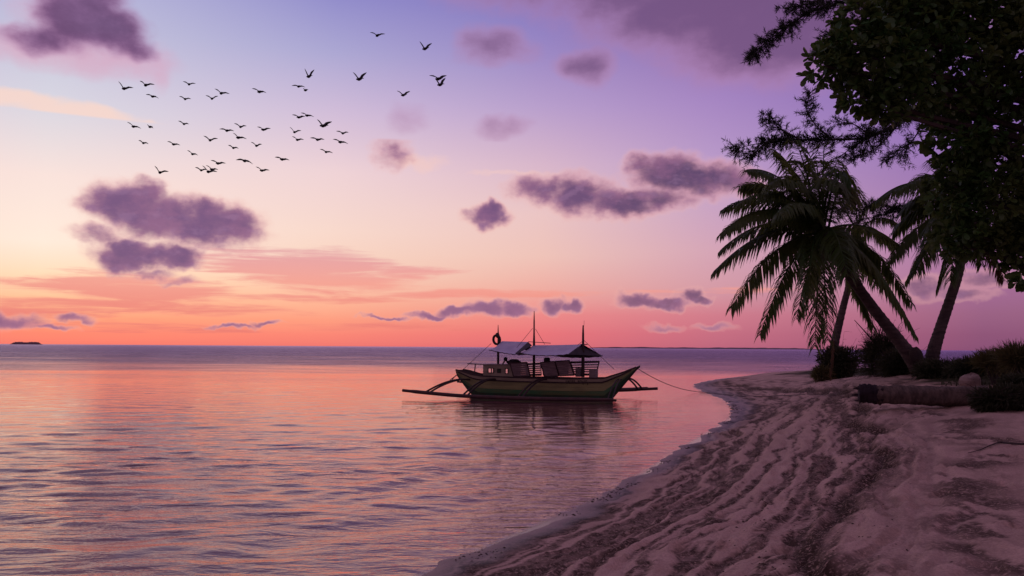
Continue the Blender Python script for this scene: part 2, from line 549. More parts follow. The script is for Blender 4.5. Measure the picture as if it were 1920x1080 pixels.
def build_sand():
    ys = [-160, -90, -50, -28, -15, -8, -3, 0, 1.5, 2.6, 3.4]
    y = 4.0
    while y < 110:
        ys.append(y); y += max(0.035, 0.0042 * y * max(1, y / 12))
    while y < 900:
        ys.append(y); y *= 1.12
    xs = list(np.arange(-2.6, 7.0, 0.04))
    x = 7.0
    while x < 24:
        xs.append(x); x += 0.07
    while x < 60:
        xs.append(x); x += 0.5
    while x < 700:
        xs.append(x); x *= 1.2
    x = -2.7; st = 0.08
    left = []
    while x > -220:
        left.append(x); x -= st; st *= 1.13
    xs = np.array(left[::-1] + xs); ys = np.array(ys)
    X, Y = np.meshgrid(xs, ys)
    d, s, z = sand_parts(X, Y)
    # trampled, tide-raked sand: furrows that run with the shore
    band = sstep(d, 0.03, 0.45)
    u = s + d * 0.6
    v = d * 1.0 - s * 0.03 + (fbm(s * 0.45, d * 1.0, 4, 77) - 0.5) * 0.75
    fur = fbm(u * 0.22, v * 5.6, 5, 3, 0.60)
    fur2 = fbm(u * 1.1, v * 10, 4, 11, 0.62)
    clod = fbm(X * 7, Y * 7, 4, 19, 0.6)
    inner = 1 - 0.72 * sstep(d, wrack_d(Y) + 0.15, wrack_d(Y) + 1.4)
    far = 1 - 0.5 * sstep(Y, 30, 60)
    rel = ((fur - 0.5) * 0.16 + (fur2 - 0.5) * 0.10 + (clod - 0.5) * 0.045) * band * inner * far
    # scattered footprints
    rng = np.random.RandomState(4)
    foot = np.zeros_like(z)
    for i in range(170):
        fy = 4.5 + 22 * rng.rand() ** 1.5
        fx = np.interp(fy, SH[:, 1][:60], SH[:, 0][:60]) + 0.8 + rng.rand() * 9
        i0, i1 = np.searchsorted(ys, [fy - 0.4, fy + 0.4]); j0, j1 = np.searchsorted(xs, [fx - 0.4, fx + 0.4])
        if j1 <= j0 or i1 <= i0: continue
        a = rng.rand() * 0.8 + 1.0
        gx = X[i0:i1, j0:j1] - fx; gy = Y[i0:i1, j0:j1] - fy
        p = gx * math.cos(a) + gy * math.sin(a); q = -gx * math.sin(a) + gy * math.cos(a)
        r = np.sqrt((p / 0.16) ** 2 + (q / 0.075) ** 2)
        foot[i0:i1, j0:j1] += -0.045 * np.exp(-r ** 3) + 0.015 * np.exp(-((r - 1.45) / 0.35) ** 2)
    rel = rel + foot * sstep(d, 0.6, 1.4)
    # wrack line: a low ragged scarp with a ditch
    wl = wrack_d(Y) + (fbm(s * 0.55, d * 0.2, 4, 41, 0.6) - 0.5) * 1.1
    off = d - wl
    rel = rel + (0.055 * np.tanh(off / 0.10) - 0.06 * np.exp(-(off / 0.17) ** 2)) * band * (1 - 0.6 * sstep(Y, 25, 45))
    rel += (fbm(X * 0.5, Y * 0.5, 3, 91) - 0.5) * 0.16 * sstep(d, 0.5, 3)
    z = z + rel
    z = np.where(d > 0.02, np.maximum(z, 0.05 * d), z)
    # weed and dark litter along the tide lines, and streaks darkening furrow hollows
    deb = np.exp(-(off / 0.19) ** 4) * sstep(fbm(s * 2.0, d * 5, 4, 51, 0.6), 0.16, 0.32)
    streak = 0.55 * fbm(u * 0.22 + 40, v * 6.5, 6, 61, 0.66) + 0.45 * (1 - fur)
    hollow_streak = sstep(streak, 0.46, 0.505) * (0.65 + 0.35 * sstep(clod, .35, .6)) * sstep(d, 0.04, 0.3) * (1 - 0.8 * sstep(off, -0.1, 0.9))
    off2 = d - (wl + 1.35 + (fbm(s * 1.1, d * .3, 4, 8) - .5) * 0.9)
    deb3 = np.exp(-(off2 / 0.45) ** 2) * sstep(fbm(u * 1.6, v * 3, 5, 66, 0.65), 0.46, 0.58)
    deb = np.clip(np.maximum.reduce([deb, hollow_streak * 0.95, deb3 * 0.9]), 0, 1)
    wet = 1 - sstep(d, 0.15, np.interp(Y, [0, 20, 35, 60], [0.55, 0.7, 1.6, 2.6]))
    veg = sstep(off + (fbm(X * .8, Y * .8, 4, 23) - .5) * 2.0, np.interp(Y, [0, 15, 20, 26, 60], [30, 6, 2.6, 1.5, 3.2]), np.interp(Y, [0, 15, 20, 26, 60], [40, 8, 3.4, 2.3, 5.0]))
    n, m = X.shape
    V = np.stack([X, Y, z], -1).reshape(-1, 3)
    I = np.arange(n * m).reshape(n, m)
    Q = np.stack([I[:-1, :-1], I[:-1, 1:], I[1:, 1:], I[1:, :-1]], -1).reshape(-1, 4)
    # keep only cells not far out under the sea
    keep = (d[:-1, :-1] > -14).reshape(-1)
    Q = Q[keep]
    used = np.unique(Q); remap = np.full(n * m, -1, dtype=np.int64); remap[used] = np.arange(len(used))
    o = np_mesh("sand_beach", V[used], remap[Q], sand_material())
    for nm, a in (("debris_streaks", deb), ("wet", wet), ("veg", veg)):
        at_ = o.data.attributes.new(nm, 'FLOAT', 'POINT')
        at_.data.foreach_set('value', a.reshape(-1)[used].astype(np.float32))
    tag(o, "rippled mauve sand beach curving along the water", "beach", kind="structure")
    from mathutils.interpolate import poly_3d_calc  # noqa
    return xs, ys, z


def nattr(t, name):
    n = t.nodes.new('ShaderNodeAttribute'); n.attribute_name = name
    return n.outputs['Fac']


def sand_material():
    m = bpy.data.materials.new("beach sand"); m.use_nodes = True
    t = m.node_tree; t.nodes.clear()
    out = t.nodes.new('ShaderNodeOutputMaterial'); b = t.nodes.new('ShaderNodeBsdfPrincipled')
    t.links.new(b.outputs[0], out.inputs[0])
    g = t.nodes.new('ShaderNodeNewGeometry'); P = g.outputs['Position']
    n1 = nnoise(t, P, 1.3, 5, 0.6); n2 = nnoise(t, P, 45, 3, 0.6); n3 = nnoise(t, P, 26, 5, 0.7)
    c = nmix(t, nstep(t, n1, 0.3, 0.7), (0.53, 0.37, 0.295, 1), (0.63, 0.44, 0.36, 1))
    c = nmix(t, nstep(t, n2, 0.35, 0.7, 0, 0.45), c, (0.26, 0.18, 0.155, 1))
    deb = nmath(t, 'MULTIPLY', nattr(t, "debris_streaks"), nstep(t, n3, 0.36, 0.50, 0.35, 1.0))
    c = nmix(t, nmath(t, 'MULTIPLY', deb, 0.96), c, (0.034, 0.021, 0.014, 1))
    wet = nattr(t, "wet")
    c = nmix(t, nmath(t, 'MULTIPLY', wet, 0.8), c, nmix(t, 1.0, c, (0.36, 0.36, 0.40, 1), 'MULTIPLY'))
    c = nmix(t, nattr(t, "veg"), c, (0.035, 0.035, 0.016, 1))
    t.links.new(c, b.inputs['Base Color'])
    t.links.new(nstep(t, wet, 0.2, 1.0, 0.95, 0.5), b.inputs['Roughness'])
    t.links.new(nstep(t, wet, 0.2, 1.0, 0.12, 0.24), b.inputs['Specular IOR Level'])
    bn = t.nodes.new('ShaderNodeBump')
    bn.inputs['Distance'].default_value = 0.02
    h = nmath(t, 'ADD', nmath(t, 'MULTIPLY', n3, 1.0), nmath(t, 'MULTIPLY', n2, 0.35))
    t.links.new(h, bn.inputs['Height'])
    t.links.new(nstep(t, wet, 0.0, 1.0, 1.0, 0.35), bn.inputs['Strength'])
    t.links.new(bn.outputs[0], b.inputs['Normal'])
    return m


def water_material():
    m = bpy.data.materials.new("sea water"); m.use_nodes = True
    t = m.node_tree; t.nodes.clear()
    out = t.nodes.new('ShaderNodeOutputMaterial')
    body = t.nodes.new('ShaderNodeBsdfDiffuse'); mir = t.nodes.new('ShaderNodeBsdfGlossy'); fre = t.nodes.new('ShaderNodeFresnel')
    b = t.nodes.new('ShaderNodeMixShader')
    t.links.new(fre.outputs[0], b.inputs[0]); t.links.new(body.outputs[0], b.inputs[1]); t.links.new(mir.outputs[0], b.inputs[2])
    g = t.nodes.new('ShaderNodeNewGeometry'); P = g.outputs['Position']
    flat = nvec(t, 'MULTIPLY', P, (1, 1, 0))
    dist = nvec(t, 'LENGTH', flat)
    depth = nattr(t, "depth")
    c = nmix(t, nstep(t, depth, 0.05, 1.4), (0.18, 0.10, 0.09, 1), (0.10, 0.055, 0.06, 1))
    fre.inputs[0].default_value = 1.55
    # open water past the shelter of the point is ruffled by the breeze
    patch = nnoise(t, nvec(t, 'MULTIPLY', P, (0.010, 0.030, 0)), 1.0, 6, 0.6)
    ruf = nstep(t, nmath(t, 'DIVIDE', 3825.0, nmath(t, 'MULTIPLY', dist, nstep(t, patch, 0.25, 0.75, 0.6, 1.7, 'LINEAR'))), 58, 2)
    t.links.new(nmix(t, ruf, c, (0.05, 0.03, 0.065, 1)), body.inputs[0])
    t.links.new(nmix(t, ruf, (1.0, 0.79, 0.74, 1), (0.66, 0.55, 0.74, 1)), mir.inputs[0])  # reflected sky glow put into the tint: warm inshore, purple far out
    t.links.new(nstep(t, ruf, 0.0, 1.0, 0.035, 0.30, 'LINEAR'), mir.inputs['Roughness'])
    r1 = nnoise(t, nvec(t, 'MULTIPLY', P, (1.3, 3.4, 0)), 1.0, 4, 0.55, 0.3)
    r2 = nnoise(t, nvec(t, 'MULTIPLY', P, (5.0, 12.0, 0)), 1.0, 3, 0.55)
    h = nmath(t, 'ADD', r1, nmath(t, 'MULTIPLY', r2, 0.16))
    bn = t.nodes.new('ShaderNodeBump')
    t.links.new(h, bn.inputs['Height'])
    cat = nstep(t, nnoise(t, nvec(t, 'MULTIPLY', P, (0.10, 0.22, 0)), 1.0, 3, 0.5), 0.3, 0.7, 0.45, 1.0)
    t.links.new(nmath(t, 'MULTIPLY', cat, nmath(t, 'ADD', nstep(t, dist, 10, 34, 0.055, 0.020), nstep(t, ruf, 0, 1, 0.0, 0.30))), bn.inputs['Distance'])
    bn.inputs['Strength'].default_value = 1.0
    for nd in (body, mir, fre):
        t.links.new(bn.outputs[0], nd.inputs['Normal'])
    tr = t.nodes.new('ShaderNodeBsdfTransparent')
    mx = t.nodes.new('ShaderNodeMixShader')
    t.links.new(nstep(t, depth, -0.004, 0.012, 0.0, 1.0), mx.inputs[0])
    # a thin film still mirrors the sky
    gl = t.nodes.new('ShaderNodeBsdfGlossy'); gl.inputs['Roughness'].default_value = 0.08
    fr = t.nodes.new('ShaderNodeFresnel'); fr.inputs[0].default_value = 1.333
    thin = t.nodes.new('ShaderNodeMixShader')
    t.links.new(fr.outputs[0], thin.inputs[0]); t.links.new(tr.outputs[0], thin.inputs[1]); t.links.new(gl.outputs[0], thin.inputs[2])
    t.links.new(thin.outputs[0], mx.inputs[1]); t.links.new(b.outputs[0], mx.inputs[2])
    # broken thread of foam where the wash stops
    fo = t.nodes.new('ShaderNodeBsdfDiffuse'); fo.inputs[0].default_value = (0.62, 0.55, 0.55, 1)
    fn = nnoise(t, nvec(t, 'MULTIPLY', P, (5, 5, 0)), 1.0, 5, 0.65)
    rim = nmath(t, 'MULTIPLY', nstep(t, depth, -0.004, 0.004), nstep(t, depth, 0.014, 0.004))
    fx = t.nodes.new('ShaderNodeMixShader')
    t.links.new(nmath(t, 'MULTIPLY', rim, nstep(t, fn, 0.48, 0.64, 0, 0.35)), fx.inputs[0])
    t.links.new(mx.outputs[0], fx.inputs[1]); t.links.new(fo.outputs[0], fx.inputs[2])
    t.links.new(fx.outputs[0], out.inputs[0])
    return m


def build_water():
    ys = []; y = 3.5; st = 0.055
    while y < 120:
        ys.append(y); y += max(0.055, 0.0032 * y * max(1, y / 14))
    while y < 60000:
        ys.append(y); y *= 1.25
    ys.append(60000)
    y = 3.4; st = 0.12; low = []
    while y > -400:
        low.append(y); y -= st; st *= 1.25
    low.append(-6000)
    ys = np.array(low[::-1] + ys)
    half = list(np.arange(0, 7, 0.11)); x = 7.0; st = 0.12
    while x < 40:
        half.append(x); x += st; st *= 1.012
    while x < 60000:
        half.append(x); x *= 1.3
    half.append(60000)
    xs = np.array([-v for v in half[:0:-1]] + half)
    X, Y = np.meshgrid(xs, ys)
    near = (np.abs(X) < 75) & (Y > 0) & (Y < 125)
    d = np.full(X.shape, -50.0); d2, s = shore_dist(X[near], Y[near]); d[near] = d2
    land = (~near)
    d3, _ = shore_dist(X[land], Y[land]); d[land] = d3
    rng = np.random.RandomState(12)
    z = np.zeros_like(X)
    xx, yy = X[near], Y[near]
    wx = xx + (fbm(xx * .25, yy * .35, 3, 3) - .5) * 2.4; wy = yy + (fbm(xx * .2, yy * .5, 3, 9) - .5) * 1.1
    h = np.zeros_like(xx)
    for i in range(60):
        lam = 0.28 * (7.0 ** rng.rand())
        ang = rng.normal(0, 0.34) - 0.14             # travel direction, mostly along the view
        k = 2 * math.pi / lam
        a = 0.0040 * lam ** 0.80
        cs = 0.5 + 0.5 * np.sign(0.5)
        env = 0.35 + 1.3 * sstep(vnoise(xx / (3.2 * lam) + i * 7.3, yy / (2.2 * lam), 100 + i), 0.35, 0.8)
        h += a * env * np.sin(k * (wx * math.sin(ang) + wy * math.cos(ang)) + rng.rand() * 6.28)
    # small swells that bend round to run up the beach
    sw = np.zeros_like(xx)
    dd = -d2 + (fbm(s * 0.35, d2 * 0.2, 3, 71) - .5) * 1.6
    for lam, a in ((1.15, .012), (1.9, .014), (0.7, .008)):
        sw += a * np.sin(2 * math.pi * dd / lam + lam * 3 + (fbm(s * .2, d2 * .1, 2, 5) - .5) * 5) * sstep(vnoise(s * .22 + lam * 9, dd * .5, 33), .3, .7)
    sw *= sstep(dd, 0.2, 1.2) * (1 - sstep(dd, 3.5, 8.0)) * (1 - sstep(yy, 22, 34))
    calm = sstep(-d2, 0.0, 2.4)
    amp = np.interp(yy, [3, 8, 13, 20, 34, 60, 110, 125], [1.1, 1.0, .78, .54, .32, .30, .26, 0])
    lee = 0.45 + 0.55 * sstep(-d2, 2, 9)
    z[near] = h * calm * amp * lee + sw
    depth = np.where(d < 0, np.minimum(0.085 * -d, 1.6) * 1.0, -0.085 * d)
    n, m = X.shape
    I = np.arange(n * m).reshape(n, m)
    Q = np.stack([I[:-1, :-1], I[:-1, 1:], I[1:, 1:], I[1:, :-1]], -1).reshape(-1, 4)
    V = np.stack([X, Y, z], -1).reshape(-1, 3)
    o = np_mesh("sea_water", V, Q, water_material())
    a = o.data.attributes.new("depth", 'FLOAT', 'POINT')
    a.data.foreach_set('value', depth.reshape(-1).astype(np.float32))
    tag(o, "calm sea mirroring the pink and orange sky", "sea", kind="structure")


GXS, GYS, GZ = build_sand()
build_water()


def ground(x, y):
    """height of the built sand at a point"""
    j = int(np.clip(np.searchsorted(GXS, x) - 1, 0, len(GXS) - 2)); i = int(np.clip(np.searchsorted(GYS, y) - 1, 0, len(GYS) - 2))
    fx = (x - GXS[j]) / (GXS[j + 1] - GXS[j]); fy = (y - GYS[i]) / (GYS[i + 1] - GYS[i])
    return float((GZ[i, j] * (1 - fx) + GZ[i, j + 1] * fx) * (1 - fy) + (GZ[i + 1, j] * (1 - fx) + GZ[i + 1, j + 1] * fx) * fy)


def on_ground(px, py):
    """first point of the built sand under photograph pixel px, py"""
    d = ray(px, py); d = d / d.y
    Y = 4.0
    while Y < 300:
        p = CAM_O + d * Y
        if p.z <= ground(p.x, p.y): return p
        Y *= 1.003
    return CAM_O + d * 60


def island(name, px0, px1, Y, hpx, seed, label):
    rng = random.Random(seed)
    a = at(px0, 651, Y); b = at(px1, 651, Y)
    H = hpx * Y / F
    mb = MB(); rows = []
    n = 60
    for i in range(n + 1):
        t = i / n
        x = a.x + (b.x - a.x) * t
        hh = H * min(1, math.sin(math.pi * t) * 2.2) * (0.7 + 0.45 * rng.random())
        w = (b.x - a.x) * 0.12 * math.sin(math.pi * t) + 1
        rows.append([(x, Y - w, -1), (x, Y - w * 0.8, hh * 0.55), (x, Y - w * .3, hh), (x, Y + w * .3, hh * 0.95), (x, Y + w * .9, hh * .5), (x, Y + w, -1)])
    mb.grid(rows)
    o = mb.build(name, M_ISLAND, None)
    tag(o, label, "island", kind="structure")


M_ISLAND = material("hazy island scrub", (0.20, 0.13, 0.16), 0.9, (0.15, 0.10, 0.13), 0.02)  # haze of distance put into the scrub colour
island("island", 18, 80, 5000, 4.6, 1, "low wooded island on the horizon at the far left")
island("coast", 1080, 1560, 9000, 2.6, 2, "thin dark coast on the horizon behind the palms")

# ================================================================ outrigger boat
M_HULL = material("faded cream hull paint", (0.33, 0.29, 0.19), 0.55, (0.24, 0.21, 0.14), 2.2, 0.004, 14, 0.35, stretch=(0.5, 1, 2))
M_HULL_OLIVE = material("faded olive hull paint", (0.33, 0.34, 0.14), 0.5, (0.24, 0.25, 0.11), 2.0, 0.004, 14, 0.35, stretch=(0.5, 1, 2))
M_HULL_GREEN = material("weathered green hull paint", (0.06, 0.20, 0.08), 0.5, (0.14, 0.18, 0.07), 1.2, 0.004, 14, 0.35, stretch=(0.4, 1, 2))
M_BOTTOM = material("dark bottom paint", (0.03, 0.10, 0.05), 0.6, (0.045, 0.07, 0.035), 3)
M_DARKWOOD = material("dark tarred wood", (0.055, 0.032, 0.03), 0.75, (0.035, 0.022, 0.022), 5, 0.004, 20)
M_GREYWOOD = material("grey weathered wood", (0.27, 0.21, 0.20), 0.8, (0.18, 0.14, 0.135), 6, 0.003, 30, stretch=(0.4, 1, 3))
M_BAMBOO = material("brown bamboo", (0.085, 0.04, 0.036), 0.6, (0.05, 0.028, 0.028), 4)
M_TARP = material("pale blue tarpaulin", (0.74, 0.70, 0.90), 0.5, (0.60, 0.56, 0.76), 2.0, 0.03, 2.5, 0.4, trans=(0.25, (0.60, 0.55, 0.75)))
M_TARP_SHADE = material("tarpaulin with painted shade", (0.06, 0.05, 0.06), 0.7, (0.04, 0.035, 0.045), 3)  # dark copy of the tarpaulin, its shade put into the colour
M_ROPE = material("grey rope", (0.12, 0.09, 0.09), 0.9)
M_RUBBER = material("black rubber", (0.022, 0.018, 0.020), 0.75, (0.03, 0.025, 0.026), 9)
M_BUNDLE = material("dark cloth bundle", (0.03, 0.024, 0.028), 0.9, (0.045, 0.036, 0.04), 5, 0.02, 6)
M_LETTER = material("faded dark lettering", (0.03, 0.022, 0.016), 0.7)

BO_C = Vector((1.5, 41.0, 0.0)); BO_YAW = rad(-20)
BO_R = Matrix.Rotation(BO_YAW, 3, 'Z'); BO_RT = BO_R.transposed()
boat = empty("outrigger_boat", BO_C, BO_YAW)
tag(boat, "wooden outrigger boat with three masts and blue awnings moored off the beach", "boat")


def bt(px, py, s):
    """boat coordinates of the point at photograph pixel px, py lying s metres off the centreline (far side +)"""
    o = BO_RT @ (CAM_O - BO_C); d = BO_RT @ ray(px, py)
    p = o + d * ((s - o.y) / d.y)
    return Vector((p.x, s, p.z))


def build_hull():
    T0, T1 = -4.26, 4.34
    ts = np.linspace(T0, T1, 61)

    def sheer(t):
        z = np.interp(t, [-4.26, -3.9, -3.4, -2.8, -1, 1.5, 2.95, 3.2, 3.7, 4.34], [1.22, 1.16, 1.02, .95, .91, .90, .95, 1.04, 1.20, 1.46])
        return float(z)

    def keel(t):
        if t > 2.9: return -0.3 + (t - 2.9) / (4.34 - 2.9) * 1.70
        if t < -3.0: return -0.3 + ((-3.0 - t) / 1.26) ** 1.5 * 1.15
        return -0.3

    def beam(t):
        return float(np.interp(t, [-4.26, -3.9, -3, -1.5, 0.5, 2, 3, 3.7, 4.34], [.42, .50, .62, .70, .70, .60, .40, .20, .045]))

    def pt(t, v, side, off=0.0):
        k, g = keel(t), sheer(t)
        z = k + (g - k) * v
        w = beam(t) * (0.06 + 0.94 * v ** 0.55)
        return (t, side * (w + off), z)
    # inner shell
    mb = MB()
    for side in (-1, 1):
        mb.grid([[pt(t, v, side, -0.03) for v in np.linspace(0, 1, 9)] for t in ts])
    mb.grid([[pt(T0, v, -1, -0.03), pt(T0, v, 1, -0.03)] for v in np.linspace(0, 1, 6)])
    mb.build("hull_shell", M_DARKWOOD, boat)
    # strakes, each lapping the one below
    vs_ = [0.0, 0.22, 0.40, 0.56, 0.71, 0.855, 1.0]
    mats = [M_BOTTOM, M_BOTTOM, M_HULL_GREEN, M_HULL_OLIVE, M_HULL_OLIVE, M_HULL]
    for side in (-1, 1):
        for i in range(6):
            m = MB()
            a, b = vs_[i], vs_[i + 1]
            loop = lambda t: [pt(t, a - 0.012 if i else 0, side, 0.022), pt(t, (a + b) / 2, side, 0.018), pt(t, b, side, 0.006), pt(t, b, side, -0.02), pt(t, max(a - .012, 0), side, -0.02)]
            m.grid([loop(t) for t in ts], closed=True)
            m.f.append(tuple(range(5))); n = len(m.v); m.f.append(tuple(range(n - 5, n)))
            m.build("plank", mats[i], boat, smooth=False)
    # rails, stem, transom, deck
    for side in (-1, 1):
        m = MB()
        m.tube([Vector(pt(t, 0.86, side, 0.035)) for t in np.linspace(-4.15, 4.1, 40)], 0.032, 6)
        m.build("rub_rail", M_DARKWOOD, boat)
        m = MB()
        m.tube([Vector(pt(t, 1.0, side, 0.0)) + Vector((0, 0, .012)) for t in np.linspace(-4.24, 4.3, 50)], 0.034, 6)
        m.build("gunwale", M_DARKWOOD, boat)
    m = MB(); m.tube([(t, 0, keel(t) + 0.02) for t in np.linspace(2.7, 4.36, 14)], [.05] * 13 + [.06], 6)
    m.tube([(4.30, 0, 1.40), (4.42, 0, 1.47), (4.46, 0, 1.53)], [.06, .05, .02], 6)
    m.build("stem", M_DARKWOOD, boat)
    m = MB(); rows = [[pt(T0, v, -1, 0.01), pt(T0, v, 1, 0.01)] for v in np.linspace(0.0, 1, 5)]
    m.grid(rows); m.build("transom", M_HULL, boat)
    m = MB(); m.grid([[pt(t, 0.83, -1, -0.04), pt(t, 0.83, 1, -0.04)] for t in ts[2:-3]])
    m.build("deck", M_GREYWOOD, boat)
    m = MB(); m.grid([[(t, s * (beam(t) - .03), sheer(t) - .02 + (.05 if s == 0 else 0)) for s in (-1, 0, 1)] for t in np.linspace(3.15, 4.28, 8)])
    m.build("foredeck", M_HULL_OLIVE, boat)
    return pt


hull_pt = build_hull()


def hull_lettering():
    """unreadable worn name on the bow, dark strokes on the planking"""
    rng = random.Random(7)
    x = 1060.0
    while x < 1101:
        w = rng.choice([2.2, 2.8, 3.2])
        if not (1078 < x < 1081):
            m = MB()
            for (dx, dy, ww, hh) in ((0, 0, .9, 6), (w - .9, rng.choice([0, 0, 3]), .9, rng.choice([6, 3])), (0, rng.choice([0, 2.6, 5.2]), w, .9)):
                a = bt(x + dx, 713.2 + dy, -0.70); b = bt(x + dx + ww, 713.2 + dy + hh, -0.70)
                cz = (a.z + b.z) / 2; t = a.x
                yb = []
                for t_, z_ in ((a.x, a.z), (b.x, a.z), (b.x, b.z), (a.x, b.z)):
                    lo, hi = 0.3, 1.0
                    for _ in range(24):
                        md = (lo + hi) / 2
                        if hull_pt(t_, md, -1)[2] < z_: lo = md
                        else: hi = md
                    yb.append((t_, hull_pt(t_, lo, -1, 0.028)[1], z_))
                m.quad(*yb)
            m.build("letter", M_LETTER, boat)
        x += w + 1.1


hull_lettering()


def build_cabin():
    sN, sF = -0.50, 0.50
    L = bt(906, 684, sN); R = bt(963, 681, sN)
    t0, t1, zt, zb = L.x, R.x, L.z, 0.80
    holes = [(916, 691, 925.5, 698.3), (933.5, 692.5, 938.5, 698.0), (948.3, 691.8, 952.0, 699.8)]
    hs = []
    for (a, b, c, d) in holes:
        p = bt(a, b, sN); q = bt(c, d, sN)
        hs.append((p.x, q.x, q.z, p.z))
    # wall cut into upright strips round the window openings
    for nm, s, hh in (("cabin_wall", sN, hs), ("cabin_wall", sF, [(a - .5, b - .32 if i == 2 else b - .42, c - .05, d + .03) for i, (a, b, c, d) in enumerate(hs) if i != 1])):
        m = MB(); x = t0
        for (a, b, c, d) in hh:
            if a < t0: a = t0 + .05
            m.box((x, s - .015, zb), (a, s + .015, zt))
            m.box((a, s - .015, zb), (b, s + .015, c)); m.box((a, s - .015, d), (b, s + .015, zt))
            x = b
        m.box((x, s - .015, zb), (t1, s + .015, zt))
        m.build(nm, M_HULL, boat)
    for (a, b, c, d) in hs:
        m = MB()
        for p, q in (((a - .03, c - .03), (b + .03, c)), ((a - .03, d), (b + .03, d + .03)), ((a - .03, c), (a, d)), ((b, c), (b + .03, d))):
            m.box((p[0], sN - .035, p[1]), (q[0], sN - .018, q[1]))
        m.build("window_frame", M_DARKWOOD, boat)
    a, b, c, d = hs[1]
    m = MB(); m.box((a - .02, sN + .02, c - .02), (b + .02, sN + .04, d + .02)); m.build("dark_panel", M_BOTTOM, boat)  # dark panel filling the middle opening from behind
    m = MB(); m.box((t0 - .05, sN - .05, zt), (t1 + .03, sF + .05, zt + .035)); m.build("cabin_roof", M_GREYWOOD, boat)
    m = MB(); m.box((t1 - .03, sN + .02, zb), (t1, sF - .02, zt - .003)); m.build("bulkhead", M_GREYWOOD, boat)


build_cabin()


def slat_panel(c, n, gap, t=0.02):
    """slatted seat back; corners top-left, top-right, bottom-right, bottom-left"""
    tl, tr, br, bl = [Vector(p) for p in c]
    root = MB()
    for a, b in ((tl, tr), (bl, br), (tl, bl), (tr, br)):
        root.bar(a, b, 0.035, 0.05)
    fr = root.build("rail_frame", M_DARKWOOD, boat)
    for i in range(n):
        k0 = (i + 0.5 * gap) / n; k1 = (i + 1 - 0.5 * gap) / n
        m = MB()
        p = [tl.lerp(bl, k0), tr.lerp(br, k0), tr.lerp(br, k1), tl.lerp(bl, k1)]
        nrm = (tr - tl).cross(bl - tl).normalized() * t * .5
        m.hexa([q + nrm for q in p] + [q - nrm for q in p])
        m.build("slat", M_GREYWOOD, fr)


def Z(x, y):                     # pixel from the 740,560 detail crop
    return 740 + x / 3.692, 560 + y / 3.692


def panel(tl, tr, br, bl, n, gap, st, sb):
    slat_panel([bt(*Z(*tl), st), bt(*Z(*tr), st), bt(*Z(*br), sb), bt(*Z(*bl), sb)], n, gap)


panel((798, 446), (915, 441), (938, 536), (824, 538), 7, 0.12, -0.86, -0.62)
panel((1008, 442), (1108, 434), (1138, 534), (1040, 538), 7, 0.12, -0.86, -0.62)
panel((1112, 434), (1208, 428), (1242, 530), (1142, 534), 7, 0.14, -0.86, -0.62)
panel((905, 452), (1010, 446), (1015, 530), (915, 532), 6, 0.50, 0.86, 0.62)
panel((1020, 446), (1205, 438), (1200, 528), (1030, 530), 6, 0.50, 0.86, 0.62)
panel((1216, 438), (1416, 433), (1394, 530), (1246, 528), 6, 0.52, 0.86, 0.62)
for (x0, y0, x1, y1, s, mt, nm) in ((1090, 470, 1120, 530, 0.2, M_GREYWOOD, "seat_box"), (1355, 488, 1398, 530, 0.3, M_GREYWOOD, "seat_box"), (1262, 480, 1290, 525, 0.1, M_GREYWOOD, "seat_box")):
    a = bt(*Z(x0, y0), s); b = bt(*Z(x1, y1), s)
    m = MB(); m.box((a.x, s - .25, b.z - .1), (b.x, s + .25, a.z)); m.build(nm, mt, boat)


def mast(px, ybot, ytop, r0, r1, lean=0.0):
    a = bt(px, ybot, 0.0); b = bt(px + lean, ytop, 0.0)
    m = MB()
    k = 7
    pts = [a.lerp(b, i / (k - 1)) for i in range(k)]
    m.tube(pts, [r0, r0, r0 * .97, r0 * .92, (r0 + r1) / 2, (r0 + r1) / 2.2, r1], 8)
    m.build("mast", M_DARKWOOD, boat)
    return a, b


mA = mast(934, 707, 609, 0.060, 0.012)
mB = mast(1001, 707, 583, 0.062, 0.014, 0.6)
mC = mast(1093, 707, 610, 0.078, 0.030, 0.4)
m = MB(); q = bt(1094.8, 612, 0.0); m.tube([q, bt(1095.2, 601, 0.0)], 0.008, 5); m.build("mast_pin", M_DARKWOOD, boat)


def rope(name, p, q, r=0.011, sag=0.0, n=8, parent=None):
    m = MB(); p, q = Vector(p), Vector(q)
    m.tube([p.lerp(q, i / (n - 1)) - Vector((0, 0, sag * 4 * (i / (n - 1)) * (1 - i / (n - 1)))) for i in range(n)], r, 5)
    return m.build(name, M_ROPE, boat if parent is None else parent)


rope("stay", bt(*Z(668, 310), -0.1), bt(*Z(480, 485), -0.2))
rope("stay", bt(*Z(955, 205), 0), bt(*Z(845, 340), -1.0), 0.010)
rope("stay", bt(*Z(975, 210), 0), bt(*Z(1040, 318), 0.9), 0.010)
rope("stay", bt(*Z(1306, 290), 0), bt(*Z(1265, 322), -0.5), 0.010)
rope("stay", bt(*Z(1312, 290), 0), bt(*Z(1520, 490), 0), 0.011)
rope("ridge_pole", bt(*Z(925, 298), 0), bt(*Z(1080, 308), 0.1), 0.016)
rope("ridge_pole", bt(*Z(1285, 316), 0.02), bt(*Z(1334, 317), 0.3), 0.022)
# stern rail with a tiller post
rope("stern_rail", bt(*Z(505, 450), -0.3), bt(*Z(622, 456), -0.4), 0.024)
rope("tiller_post", bt(*Z(560, 450), -0.3), bt(*Z(553, 512), -0.3), 0.030)


